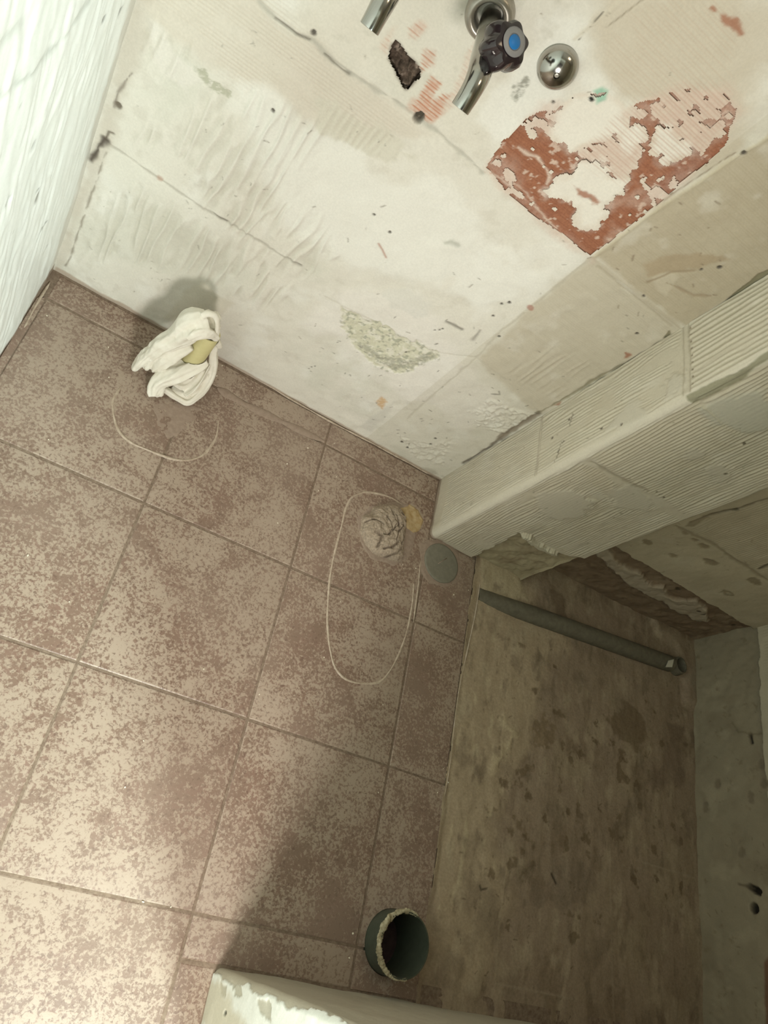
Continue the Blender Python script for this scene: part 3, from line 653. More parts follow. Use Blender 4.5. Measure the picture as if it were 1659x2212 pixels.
skim([(0.3083,0.6564),(0.3016,0.682),(0.3239,0.6956),(0.3365,0.6764),(0.3223,0.6562)]); skim([(0.2089,0.7607),(0.215,0.8193),(0.2445,0.866),(0.3396,0.8047),(0.3092,0.7723),(0.2614,0.7504)], 0.002, (0.62, 0.60, 0.52))
skim([(0.1107,0.635),(0.1477,0.6784),(0.1698,0.6784),(0.1676,0.6248),(0.1482,0.5789)]); skim([(0.1057,0.7199),(0.1187,0.7571),(0.1614,0.7559),(0.1549,0.7091)]); skim([(0.3612,0.6582),(0.3706,0.6918),(0.4253,0.6834),(0.4165,0.6491)])
K.blob([(0.192,0.4925),(0.2342,0.5154),(0.3152,0.4798),(0.3162,0.4536),(0.2526,0.4606)], CT, 0.6, 0.006, 0.008, 0.03)
# joints
K.line([(0.0, 0.384), (0.165, 0.380)], 0.0022, (0.48, 0.42, 0.34), 0.8, -0.0012, 0.5, 0.001)
K.line([(0.0, 0.389), (0.165, 0.386)], 0.0012, (0.42, 0.36, 0.28), 0.7, -0.001, 0.5, 0.001)
K.line([(0.0, 0.759), (0.165, 0.755)], 0.0018, (0.46, 0.40, 0.31), 0.8, -0.0012, 0.5, 0.001)
K.line([(0.0, 0.770), (0.165, 0.768)], 0.0018, (0.44, 0.38, 0.29), 0.8, -0.0012, 0.5, 0.001)
for i in range(9): K.spot((0.012 + i*0.017, 0.773), 0.0024, (0.25, 0.20, 0.14), 0.85, -0.002)
K.line([(0.2067,0.5136),(0.2462,0.5167),(0.2962,0.521),(0.3573,0.529)], 0.0035, (0.40, 0.34, 0.26), 0.7, -0.0015, 0.9, 0.003)
K.line([(0.2079,0.767),(0.2559,0.7637),(0.3,0.7604),(0.3205,0.7647)], 0.0035, (0.62, 0.57, 0.45), 0.7, 0.0018, 0.8, 0.003)
K.blob([(0.1702,0.7598),(0.1702,0.8072),(0.177,0.8541),(0.1656,0.9213),(0.1834,0.91),(0.1979,0.848),(0.1965,0.7971),(0.1955,0.7613)], (0.30, 0.28, 0.19), 0.9, 0.002, 0.003, 0.02, -0.0022)
for q in [(0.1548,0.6179),(0.1357,0.5666),(0.0597,0.4739),(0.1326,0.4474),(0.1149,0.4608),(0.083,0.4237)]: K.spot(q, 0.0035, (0.17, 0.14, 0.11), 0.85, -0.002)
K.line([(0.0528,0.4841),(0.0794,0.4753)], 0.0020, (0.22, 0.18, 0.14), 0.8, -0.001); K.line([(0.1121,0.4551),(0.1447,0.447),(0.1587,0.4388)], 0.0016, (0.24, 0.2, 0.15), 0.8, -0.001)
K.specks(34, (0.01, 0.16, 0.05, 0.75), (0.30, 0.25, 0.19), 0.0015, 0.005, 61, 0.7, -0.001, 2, 1.57)
K.specks(46, (0.20, 0.49, 0.25, 0.95), (0.26, 0.22, 0.16), 0.0015, 0.005, 62, 0.7, -0.001, 2, 1.57)
for q in [(0.3841,0.5388),(0.3731,0.5395),(0.3985,0.5367),(0.3467,0.7543),(0.4028,0.677)]: K.spot(q, 0.0032, (0.16, 0.13, 0.09), 0.9, -0.002)
# plaster stops where the shower tray stood: bare render below, set back
BARE = [(0.319, -0.02), (0.319, 0.026), (0.310, 0.186), (0.36, 0.188), (0.44, 0.190), (0.462, 0.197), (0.478, 0.212), (0.494, 0.222), (0.60, 0.222), (0.60, -0.02)]
w, m = K.polymask(BARE, 0.0022, 0.006, 0.025)
flat = 0.004*fbm(K.U[w], K.V[w], 0.03, 3, 611) - 0.010
K.H[w] += (flat - K.H[w]) * m; K.mix(w, m, (0.47, 0.40, 0.28), 0)
w2 = K.win(0.322, 0.60, -0.02, 0.185)
K.tint(0.05, (0.36, 0.28, 0.19), 0.1, 0.6, 0.7, 4, w=w2)
K.blob([(0.3082,0.1933),(0.3231,0.2016),(0.3933,0.1926),(0.4419,0.1946),(0.4403,0.1768),(0.3994,0.17),(0.3427,0.1723)], (0.64, 0.59, 0.48), 0.9, 0.002, 0.005, 0.012, 0.014)
K.blob([(-0.01, -0.02), (0.215, -0.02), (0.215, 0.004), (0.1, 0.006), (-0.01, 0.006)], (0.36, 0.27, 0.21), 0.85, 0.003, 0.004, 0.03)
K.C *= (0.93, 0.925, 0.90); K.C[K.U > 0.192] *= (0.90, 0.885, 0.85)      # light falloff to the right painted in, strongest on the yellower front bed
rc = 0.014
def pos_col(U, V, H):
    a0 = 0.176 - rc; arc = rc * math.pi / 2
    a1 = 0.176 + rc
    b0 = 0.494
    x = np.empty_like(U); y = np.empty_like(U); nx = np.zeros_like(U); ny = np.zeros_like(U)
    i = U <= a0
    x[i] = 1.035; y[i] = -U[i]; nx[i] = -1
    i = (U > a0) & (U <= a1)
    t = (U[i]-a0) / (2*rc) * math.pi / 2
    x[i] = 1.035 + rc - rc*np.cos(t); y[i] = -a0 - rc*np.sin(t); nx[i] = -np.cos(t); ny[i] = -np.sin(t)
    i = (U > a1) & (U <= b0)
    x[i] = 1.035 + U[i] - 0.176; y[i] = -0.176; ny[i] = -1
    i = U > b0
    x[i] = 1.353; y[i] = -0.176 + (U[i]-b0); nx[i] = 1
    return x + nx*H, y + ny*H, V
wall_boxing = tag(bpy.data.objects.new('wall_boxing', None), kind='structure'); link(wall_boxing)
K.emit('adhesive_bed', M_PLASTER, pos_col, wall_boxing, lambda U, V: (U > 0.180)*8 + np.where(U > 0.180, np.searchsorted([0.515, 0.79, 1.16], V), np.searchsorted([0.384, 0.764, 1.16], V)))
mb = MB(); mb.box(1.052, 1.336, -0.158, 0.03, -0.1, 2.4); mb.build('boxing_core', M_PLAIN, wall_boxing, False)

# ================================================================== RECESS BACK WALL (behind the shower tray)
S = Surf(axis(np.arange(1.345, 2.06, 0.0025), [2.06]), axis(np.arange(-0.02, 0.80, 0.0025), np.linspace(0.85, 2.4, 10)), (0.60, 0.53, 0.40), 81)
S.noise_h(0.10, 0.003, 3); S.noise_h(0.02, 0.0006, 3)
S.tint(0.09, (0.52, 0.45, 0.33), 0, 0.8, 0.7); S.tint(0.05, (0.64, 0.59, 0.47), 0.1, 0.8, 0.5)
S.ridges([(1.49, 0.43), (2.05, 0.43), (2.05, 0.8), (1.50, 0.8)], 0.0080, 0.0022, 'v', 0.01, 0.12, (0.40, 0.34, 0.25), 0.5, 0.010, 0.9, 0.6)
S.ridges([(1.36, 0.24), (2.05, 0.24), (2.05, 0.40), (1.36, 0.40)], 0.0050, 0.0010, 'v', 0.01, 0.1, (0.42, 0.36, 0.26), 0.3, 0.02, 1, 0.1)
S.line([(1.46, 0.41), (1.58, 0.419), (1.77, 0.412), (2.05, 0.41)], 0.005, (0.36, 0.30, 0.21), 0.8, -0.002, 0.7, 0.002)
S.line([(1.4708,0.4466),(1.4742,0.4996),(1.4829,0.5477),(1.4867,0.6261)], 0.0035, (0.20, 0.16, 0.11), 0.85, -0.003, 0.8, 0.002)
S.spot([(1.4858,0.5481)][0], 0.009, (0.10, 0.08, 0.05), 0.9, -0.004, 0.7); S.blob([(1.4746,0.4245),(1.4642,0.4452),(1.4778,0.4849),(1.4874,0.4404)], (0.34, 0.28, 0.19), 0.85, 0.003, 0.003, 0.02)
for q, r in zip([(1.4854,0.3045),(1.6589,0.3613),(1.8278,0.2919),(1.8088,0.3843),(1.5402,0.4009),(1.5807,0.397),(1.576,0.3125),(1.5005,0.4047)], (9, 12, 12, 13, 6, 9, 7, 6)):
    S.spot(q, r*0.001, (0.28, 0.22, 0.14), 0.75, -0.002, 1.9, 0.004, 0.5)
S.spot([(1.8338,0.2905)][0], 0.006, (0.52, 0.46, 0.34), 0.8, 0.002, 1.8)
S.line([(1.7556,0.4295),(1.7443,0.4761)], 0.004, (0.08, 0.06, 0.04), 0.9, -0.003)
S.specks(40, (1.4, 2.05, 0.23, 0.5), (0.30, 0.24, 0.16), 0.002, 0.008, 84, 0.7)
BARE2 = [(1.30, -0.05), (1.30, 0.228), (1.40, 0.232), (1.46, 0.226), (1.6, 0.222), (1.75, 0.216), (1.9, 0.214), (2.0, 0.209), (2.1, 0.215), (2.1, -0.05)]
w, m = S.polymask(BARE2, 0.002, 0.006, 0.03)
S.H[w] += (-0.012 + 0.004*fbm(S.U[w], S.V[w], 0.03, 3, 811) - S.H[w]) * m; S.mix(w, m, (0.26, 0.185, 0.125), 0)
w = S.win(1.34, 2.06, -0.03, 0.205)
S.tint(0.06, (0.33, 0.25, 0.175), 0, 0.7, 0.8, 4, w=w); S.tint(0.03, (0.19, 0.13, 0.085), 0.3, 0.8, 0.7, 4, w=w)
# pale mortar ridge left at the tray's edge
RID = [(1.4139,0.1811),(1.4916,0.1498),(1.6397,0.1117),(1.8052,0.1096),(1.9425,0.1079),(1.9628,0.1401),(1.8599,0.1922),(1.8221,0.1901),(1.8017,0.1597),(1.7571,0.1476),(1.7089,0.1704),(1.6658,0.1586),(1.6048,0.1781),(1.5399,0.1709),(1.4829,0.1895),(1.4408,0.1959)]
S.blob(RID, (0.49, 0.42, 0.33), 0.9, 0.004, 0.010, 0.03, 0.012)
S.line([(1.5171,0.1266),(1.655,0.1034),(1.7982,0.099),(1.9621,0.1012)], 0.004, (0.16, 0.115, 0.075), 0.7, -0.004, 0.7, 0.003)
for q in [(1.7558,0.1873),(1.8833,0.1597),(1.9105,0.155),(2.0342,0.1662),(1.7466,0.1945)]: S.spot(q, 0.006, (0.09, 0.065, 0.04), 0.85, -0.004, 1.4)
S.C *= (0.84, 0.82, 0.78)  # whole recess wall darkened in colour, standing in for the weaker light here
wall_recess = tag(bpy.data.objects.new('wall_recess', None), kind='structure'); link(wall_recess)
S.emit('adhesive_bed', M_PLASTER, lambda U, V, H: (U, -0.0987 - H, V), wall_recess, lambda U, V: (U > 1.478)*8 + np.searchsorted([0.22, 0.41, 0.79], V))

# ================================================================== RIGHT WALL
Rw = Surf(axis(np.arange(0.05, 1.20, 0.003)), axis(np.arange(-0.02, 0.36, 0.003), np.linspace(0.4, 2.4, 12)), (0.50, 0.45, 0.33), 91)
Rw.noise_h(0.10, 0.003, 3)
Rw.tint(0.08, (0.43, 0.38, 0.28), 0, 0.8, 0.7); Rw.tint(0.04, (0.56, 0.51, 0.39), 0.2, 0.8, 0.4)
Rw.ridges([(0.1, 0.25), (1.2, 0.25), (1.2, 0.5), (0.1, 0.5)], 0.009, 0.002, 'v', 0, 0.1, (0.34, 0.28, 0.2), 0.4, 0.01, 1, 0.5)
w, m = Rw.polymask([(0, -0.05), (0, 0.228), (0.2, 0.224), (0.45, 0.214), (0.6, 0.220), (0.8, 0.216), (1.0, 0.222), (1.3, 0.225), (1.3, -0.05)], 0.002, 0.005, 0.03)
Rw.H[w] += (-0.010 + 0.003*fbm(Rw.U[w], Rw.V[w], 0.04, 3, 911) - Rw.H[w]) * m; Rw.mix(w, m, (0.30, 0.255, 0.175), 0)
w = Rw.win(0.05, 1.2, -0.03, 0.21)
Rw.tint(0.12, (0.24, 0.195, 0.13), 0, 0.7, 0.7, 4, w=w); Rw.tint(0.05, (0.36, 0.31, 0.215), 0.15, 0.7, 0.6, 4, w=w); Rw.tint(0.02, (0.22, 0.175, 0.11), 0.5, 0.9, 0.7, 4, w=w)
Rw.blob([(0.785,0.1321),(0.7821,0.1462),(0.7884,0.167),(0.7983,0.1761),(0.807,0.1704),(0.8028,0.1534)], (0.02, 0.014, 0.009), 1, 0.0025, 0.002, 0.01, -0.016)
Rw.spot([(0.8362,0.1521)][0], 0.0115, (0.02, 0.014, 0.009), 1, -0.02, 1.0, 0.0025, 0.05)
Rw.line([(0.7838,0.1141),(0.787,0.1331),(0.7885,0.1458)], 0.004, (0.12, 0.09, 0.06), 0.8, -0.003)
Rw.line([(0.4051,0.1748),(0.4272,0.1787)], 0.0050, (0.02, 0.015, 0.01), 1.0, -0.006, 0.2)
Rw.line([(0.367,0.125),(0.3952,0.1405),(0.4049,0.2089)], 0.003, (0.2, 0.16, 0.1), 0.7, -0.001, 0.7, 0.003)
for q in [(0.4888,0.2019),(0.537,0.2044),(0.5709,0.1648),(0.5935,0.028),(0.5303,0.0677),(0.7086,0.1284)]: Rw.spot(q, 0.009, (0.19, 0.15, 0.10), 0.75, -0.002, 1.6, 0.004, 0.5)
Rw.blob([(0.9532,0.1726),(0.9324,0.1873),(0.9269,0.2346),(1.1428,0.2128),(1.1553,0.1519)], (0.17, 0.09, 0.055), 0.9, 0.003, 0.004, 0.03, -0.002)
Rw.specks(40, (0.1, 1.15, 0.02, 0.2), (0.17, 0.13, 0.08), 0.002, 0.008, 94, 0.7)
wall_right = tag(bpy.data.objects.new('wall_right', None), kind='structure'); link(wall_right)
Rw.emit('plaster_face', M_PLASTER, lambda U, V, H: (2.0532 - H, -U, V), wall_right, lambda U, V: np.searchsorted([0.22], V))
mb = MB(); mb.box(2.09, 2.2, -1.4, 0.03, -0.15, 2.4); mb.build('wall_core', M_PLAIN, wall_right, False)

# ================================================================== FRONT WALL AND DOOR JAMB
# u: along the inner face from the jamb (0) to the right wall; negative u = the jamb's end face
J = Surf(axis(np.arange(-0.10, 0.62, 0.002), np.linspace(0.62, 1.292, 20)), axis(np.arange(-0.004, 0.56, 0.002), np.linspace(0.6, 2.4, 16)), (0.50, 0.455, 0.36), 101)
J.noise_h(0.12, 0.002, 3); J.noise_h(0.02, 0.0004, 3); J.tint(0.1, (0.44, 0.39, 0.30), 0, 0.8, 0.6)
JAG = [(-0.10, -0.02), (-0.010, -0.02), (-0.008, 0.02), (-0.014, 0.08), (-0.006, 0.14), (-0.012, 0.18), (-0.004, 0.24), (-0.012, 0.30), (0.0, 0.36), (0.004, 0.42), (-0.004, 0.47), (0.004, 0.6), (0.004, 2.5), (-0.10, 2.5)]
J.blob(JAG, (0.84, 0.85, 0.79), 1.0, 0.0015, 0.006, 0.016, 0.0025)
for P in ([(1.1776,0.0747),(1.1761,0.1129),(1.1913,0.1428),(1.191,0.1047)], [(1.1829,0.1903),(1.1796,0.238),(1.2034,0.2528),(1.1984,0.209)], [(1.1851,0.0352),(1.1843,0.0637),(1.1964,0.0692),(1.1961,0.0485)]):
    J.blob([(-(a-1.166), b_) for a, b_ in P], (0.50, 0.47, 0.37), 0.85, 0.002, 0.004, 0.012, -0.0015)
J.blob([(-0.085, -0.02), (-0.012, -0.02), (-0.022, 0.05), (-0.04, 0.10), (-0.06, 0.2), (-0.085, 0.3)], (0.62, 0.56, 0.42), 0.75, 0.01, 0.012, 0.03)
J.spot((-0.052, 0.085), 0.005, (0.04, 0.03, 0.02), 1, -0.004, 0.5)
rj = 0.012
def pos_jamb(U, V, H):
    x = np.empty_like(U); y = np.empty_like(U); nx = np.zeros_like(U); ny = np.zeros_like(U)
    i = U > rj
    x[i] = 0.7615 + U[i]; y[i] = -1.166; ny[i] = 1
    i = (U <= rj) & (U >= -rj)
    t = (rj - U[i]) / (2*rj) * math.pi / 2
    x[i] = 0.7615 + rj - rj*np.sin(t); y[i] = -1.166 - rj + rj*np.cos(t); nx[i] = -np.sin(t); ny[i] = np.cos(t)
    i = U < -rj
    x[i] = 0.7615; y[i] = -1.166 + U[i]; nx[i] = -1
    return x + nx*H, y + ny*H, V
wall_front = tag(bpy.data.objects.new('wall_front', None), kind='structure'); link(wall_front)
J.emit('plaster_face', M_PLASTER, pos_jamb, wall_front, lambda U, V: (U > -0.001)*1, flip=True)
mb = MB(); mb.box(0.775, 2.2, -1.262, -1.18, -0.15, 2.4); mb.build('wall_core', M_PLAIN, wall_front, False)
mb = MB(); mb.box(-0.1, 0.775, -1.262, -1.166, 2.05, 2.4); mb.build('door_header', M_PLAIN, wall_front, False)
mb = MB(); mb.box(0.7615, 0.83, -1.34, -1.264, 0.0, 2.05); tag(mb.build('door_1', M_PLAIN, None, False), kind='structure')
ceil = MB(); ceil.box(-0.1, 2.2, -3.2, 0.1, 2.4, 2.5); tag(ceil.build('ceiling', M_CEIL, None, False), kind='structure')

# ================================================================== FLOOR
mb = MB()
mb.box(-0.03, 1.1885, -1.0155, 0.03, -0.12, -0.0024); mb.box(-0.03, 2.2, -3.2, -1.134, -0.12, -0.0024)
mb.box(-0.03, 1.049, -1.134, -1.0155, -0.12, -0.0024); mb.box(1.1615, 1.1885, -1.134, -1.0155, -0.12, -0.0024)
floor = tag(mb.build('floor', M_GROUT, None, False), kind='structure')
def tile(x0, x1, y0, y1, gap=0.0024, drop=0.0, tilt=(0, 0)):
    x0 += gap; x1 -= gap; y0 += gap; y1 -= gap
    V = []; F = []
    e1, e2 = 0.002, 0.012
    for ins, z in ((0, -0.008), (0, -0.0022), (e1, -0.0011), (e2, 0.0)):
        for (x, y) in ((x0+ins, y0+ins), (x1-ins, y0+ins), (x1-ins, y1-ins), (x0+ins, y1-ins)):
            V.append((x, y, z - drop + tilt[0]*(x-x0) + tilt[1]*(y-y0)))
    for k in range(3):
        for i in range(4):
            F.append((k*4+i, k*4+(i+1) % 4, k*4+4+(i+1) % 4, k*4+4+i))
    F.append((12, 13, 14, 15))
    return autosmooth(raw('tile', V, F, M_TILE, floor, True), 12)
XT = [0.0128, 0.3528, 0.6928, 1.0328]; YT = [0.0, -0.0746, -0.4146, -0.7546, -1.0946]
rnd = random.Random(4)
def tl(): return (rnd.uniform(-1, 1)*0.0012, rnd.uniform(-1, 1)*0.0012)
for i in range(3):
    for j in range(4):
        tile(XT[i], XT[i+1], YT[j+1], YT[j] - (0.004 if j == 0 else 0), tilt=tl())
    if i < 2: 
        for j in range(4): tile(XT[i], XT[i+1], -1.4346 - 0.34*j, -1.0946 - 0.34*j, tilt=tl())
tile(0.6928, 1.0328, -1.164, -1.0946); tile(0.6928, 0.7605, -1.4346, -1.166, drop=0.0006)
tile(1.0328, 1.1895, -0.4146, -0.178); tile(1.0328, 1.1895, -0.7546, -0.4146, tilt=tl())
def tile_cut(pts):
    n = len(pts); V = [(x, y, -0.008) for x, y in pts] + [(x, y, 0.0) for x, y in pts]
    F = [(i, (i+1) % n, n+(i+1) % n, n+i) for i in range(n)] + [tuple(range(n, 2*n))]
    return autosmooth(raw('tile', V, F, M_TILE, floor, True), 12)
def arc(c, r, a0, a1, n=20): return [(c[0] + r*math.cos(a0 + (a1-a0)*i/n), c[1] + r*math.sin(a0 + (a1-a0)*i/n)) for i in range(n+1)]
WC = (1.105, -1.0745); yj = -1.0946
al = math.asin((yj + 0.0024 - WC[1]) / 0.0585); be = math.asin((yj - 0.0024 - WC[1]) / 0.0585)
tile_cut([(1.0352, yj + 0.0024)] + arc(WC, 0.0585, math.pi - al, al) + [(1.1871, yj + 0.0024), (1.1871, -0.757), (1.0352, -0.757)])
tile_cut([(1.0352, -1.162), (1.1871, -1.162), (1.1871, yj - 0.0024)] + arc(WC, 0.0585, be, -math.pi - be) + [(1.0352, yj - 0.0024)])
for k in range(4): tile(0.0015, 0.0128, -0.4146 - 0.34*k, -0.0746 - 0.34*k, 0.001)

# shower bed: rough screed
Fb = Surf(np.arange(1.178, 2.075, 0.0025), np.arange(-1.185, -0.08, 0.0025), (0.30, 0.232, 0.168), 121)
EDGE = [(1.1957,-0.1697),(1.2041,-0.2145),(1.205,-0.2814),(1.2038,-0.4095),(1.1926,-0.4858),(1.192,-0.6),(1.1938,-0.7062),(1.1923,-0.7575),(1.2048,-0.8136),(1.2143,-0.8964),(1.2122,-0.9466),(1.2083,-0.9998),(1.2123,-1.0787),(1.2127,-1.1423),(1.2201,-1.21)]
Fb.tint(0.12, (0.33, 0.265, 0.185), 0, 0.7, 0.8, 4); Fb.tint(0.07, (0.21, 0.155, 0.105), 0.15, 0.8, 0.8, 4); Fb.tint(0.02, (0.36, 0.295, 0.215), 0.35, 0.9, 0.4, 4)
CREAM = [(1.1961,-0.1624),(1.2617,-0.1188),(1.3341,-0.1591),(1.3506,-0.1834),(1.3839,-0.223),(1.3123,-0.2517),(1.2494,-0.2636),(1.2546,-0.2775),(1.3992,-0.2854),(1.5369,-0.2815),(1.5128,-0.3107),(1.457,-0.3571),(1.4505,-0.4608),(1.4292,-0.5632),(1.3802,-0.6669),(1.3702,-0.8152),(1.3755,-0.9572),(1.3692,-1.0553),(1.3183,-1.0962),(1.1833,-1.1383),(1.1466,-0.9549),(1.1544,-0.665)]
Fb.blob(CREAM, (0.43, 0.345, 0.24), 0.75, 0.04, 0.06, 0.10, 0.0022)
Fb.blob([(1.1961,-0.1624),(1.2617,-0.1188),(1.3341,-0.1591),(1.3506,-0.1834),(1.3839,-0.223),(1.3123,-0.2517),(1.2485,-0.2572),(1.2159,-0.2504)], (0.47, 0.40, 0.275), 0.8, 0.008, 0.012, 0.03, 0.0025)
Fb.tint(0.03, (0.53, 0.45, 0.31), 0.35, 0.8, 0.5, 3, 0.6, 2, w=Fb.win(1.18, 1.36, -1.0, -0.2))
Fb.tint(0.05, (0.42, 0.35, 0.25), 0.15, 0.7, 0.55, 5, 0.7, 1.6); Fb.tint(0.028, (0.19, 0.145, 0.10), 0.3, 0.8, 0.6, 5, 0.7, 1.6); Fb.noise_h(0.10, 0.003, 3); Fb.noise_h(0.02, 0.0006, 3); Fb.noise_h(0.05, 0.0012, 3, 0.5, 1.6)
Fb.H -= 0.003
Fb.blob([(1.7083,-0.456),(1.7619,-0.3874),(1.819,-0.3829),(1.8579,-0.4506),(1.8013,-0.5052),(1.746,-0.4956)], (0.15, 0.105, 0.06), 0.65, 0.008, 0.02, 0.025, -0.001)
Fb.blob([(1.428,-0.5519),(1.4636,-0.5114),(1.5043,-0.5112),(1.516,-0.5497),(1.4963,-0.6019),(1.448,-0.5925)], (0.17, 0.12, 0.065), 0.6, 0.006, 0.018, 0.02, -0.001, grain=1.5, gs=0.012)
Fb.blob([(1.9364,-0.4411),(2.0176,-0.4314),(2.0133,-0.5372),(1.9144,-0.5748),(1.8577,-0.577),(1.9156,-0.499)], (0.20, 0.145, 0.105), 0.6, 0.01, 0.02, 0.04)
Fb.blob([(1.9477,-0.3841),(2.0199,-0.3763),(2.0078,-0.4207),(1.9565,-0.4354)], (0.18, 0.13, 0.09), 0.7, 0.006, 0.008, 0.03)
Fb.blob([(1.5333,-0.8407),(1.6572,-0.8362),(1.69,-0.8504),(1.6006,-0.9268),(1.499,-0.9445),(1.469,-0.9311)], (0.20, 0.155, 0.115), 0.5, 0.012, 0.03, 0.04)
for q, r in zip([(1.6002,-0.5674),(1.6577,-0.521),(1.7155,-0.5044),(1.7707,-0.541),(1.5666,-0.7181),(1.6375,-0.772),(1.7611,-0.7397),(1.4383,-0.7167),(1.6828,-0.6905),(1.8142,-0.8265),(1.6049,-0.988),(2.0284,-0.4216),(1.3629,-0.7038),(1.8303,-0.6439),(1.6553,-0.4719),(1.4952,-0.7562),(1.4076,-0.9969),(1.4921,-0.3709),(1.8928,-0.8114)],
                (11, 9, 10, 8, 8, 12, 8, 10, 6, 12, 14, 11, 12, 8, 7, 8, 8, 6, 7)):
    Fb.spot(q, r*0.0009, (0.13, 0.09, 0.05), 0.7, -0.0015, 1.2, None, 1.3)
Fb.tint(0.035, (0.15, 0.105, 0.06), 0.48, 0.72, 0.7, 5, w=Fb.win(1.3, 2.0, -0.95, -0.35)); Fb.tint(0.08, (0.19, 0.145, 0.10), 0.2, 0.7, 0.5, 5)
Fb.specks(150, (1.25, 2.0, -1.12, -0.2), (0.14, 0.10, 0.06), 0.002, 0.007, 124, 0.75, -0.001, 2.2)
Fb.line([(1.5284,-0.8696),(1.5418,-0.8867)], 0.003, (0.03, 0.022, 0.014), 0.95, -0.002, 0.3); Fb.line([(1.3149,-0.9345),(1.32,-0.9417),(1.335,-0.9361)], 0.0022, (0.06, 0.045, 0.03), 0.9, -0.001, 0.3)
Fb.line([(1.8398,-0.7804),(1.9478,-0.7787),(2.0512,-0.7765)], 0.0025, (0.36, 0.30, 0.22), 0.6, 0.001, 0.5); Fb.line([(1.3856,-1.1079),(1.4881,-1.1071),(1.6134,-1.1068)], 0.0025, (0.36, 0.30, 0.22), 0.6, 0.001, 0.5)
Fb.line([(1.7196,-0.7705),(1.7273,-0.8945),(1.7386,-1.0382),(1.748,-1.1382)], 0.0028, (0.33, 0.27, 0.2), 0.45, 0.001, 0.5); Fb.line([(1.385,-1.1037),(1.3831,-0.9648),(1.387,-0.8897)], 0.0025, (0.36, 0.3, 0.21), 0.5, 0.001, 0.5)
Fb.blob([(1.4549,-0.1516),(1.4995,-0.1477),(1.5163,-0.1986),(1.5329,-0.2276),(1.4891,-0.2373),(1.4679,-0.1964)], (0.16, 0.115, 0.075), 0.8, 0.006, 0.008, 0.02)
Fb.line([(1.3375,-0.5673),(1.3709,-0.5917),(1.3348,-0.6574),(1.3099,-0.6857)], 0.010, (0.54, 0.455, 0.31), 0.6, 0.002, 0.7, 0.01)
Fb.blob([(2.0257,-0.2319),(2.0872,-0.1041),(2.2224,-0.0094),(2.3197,-0.0204),(2.2078,-0.1867),(2.0851,-0.3429),(2.0663,-0.2916)], (0.26, 0.225, 0.165), 0.7, 0.012, 0.02, 0.05)
Fb.blob([(2.02, -0.3), (2.10, -0.3), (2.10, -0.05), (1.85, -0.05), (1.9, -0.115), (1.98, -0.14), (2.02, -0.2)], None, 1, 0.02, 0.01, 0.05, 0.014)
ring = np.hypot(Fb.U - 1.979, Fb.V + 0.2024)
Fb.H[ring < 0.026] = -0.02
# the screed ends in a ragged line over the tile edge
P_ = np.array(EDGE); ex = np.minimum(np.interp(-Fb.V, -P_[:, 1], P_[:, 0]), 1.1885)
ex = ex + 0.003*fbm(Fb.U, Fb.V, 0.03, 3, 1250)
t_ = np.clip((Fb.U - ex)/0.012, 0, 1)
Fb.H = np.where(t_ < 1, Fb.H*t_ + (0.0008)*(1-t_), Fb.H)
Fb.cut |= Fb.U < ex - 0.0015
Fb.cut |= (Fb.V > -0.165) & (Fb.U < 1.345)
Fb.C *= (1.10, 1.08, 1.06)
scr = Fb.emit('screed', M_BED, lambda U, V, H: (U, V, H), floor)[0]
tag(scr, 'rough stained mortar screed where the shower tray stood')
mb = MB(); mb.box(1.19, 2.2, -1.20, 0.03, -0.14, -0.03); mb.build('subfloor', M_GROUT, floor, False)

# sealant rings left by the fixtures, dusty seams
def trace(pts, r, mat_, label, closed=False, z=0.0006, seed=1, hh=0.35):
    R = random.Random(seed); P = []
    pts = [Vector((a, b, 0)) for a, b in pts]
    for i in range(len(pts)-1):
        p0 = pts[max(i-1, 0)]; p1 = pts[i]; p2 = pts[i+1]; p3 = pts[min(i+2, len(pts)-1)]
        n = max(2, int((p2-p1).length/0.004))
        for k in range(n):
            t = k/n
            P.append(0.5*((2*p1) + (p2-p0)*t + (2*p0-5*p1+4*p2-p3)*t*t + (3*p1-p0-3*p2+p3)*t*t*t))
    P.append(pts[-1])
    n = len(P); mb = MB()
    rr = [r*(0.55 + 0.6*abs(math.sin(i*0.13 + seed)) * R.uniform(0.7, 1.2))*min(1, 0.25 + i/6, 0.25 + (n-1-i)/6) for i in range(n)]
    V = []; F = []
    for i in range(n):
        T = (P[min(i+1, n-1)] - P[max(i-1, 0)]).normalized(); Nn = Vector((-T.y, T.x, 0))
        for o_, h in ((-1, 0), (-0.5, hh*0.8), (0.1, hh), (0.6, hh*0.7), (1, 0)):
            q = P[i] + Nn*rr[i]*o_; V.append((q.x, q.y, z + rr[i]*h - (0.0008 if h == 0 else 0)))
    for i in range(n-1):
        for k in range(4): F.append((i*5+k, i*5+5+k, i*5+6+k, i*5+k+1))
    o = raw('sealant_trace', V, F, mat_, floor, True)
    o['label'] = label
    return o
trace([(0.2187,-0.1895),(0.2155,-0.2259),(0.2236,-0.2496),(0.24,-0.2767),(0.2584,-0.2939),(0.2843,-0.3019),(0.314,-0.301),(0.3388,-0.2992),(0.3736,-0.2946),(0.4009,-0.2821),(0.4249,-0.2579),(0.4364,-0.2263),(0.4397,-0.1922),(0.4318,-0.1545)], 0.0028, M_SEAL, 'curved sealant arc on the tiles in front of the white rag', seed=1)
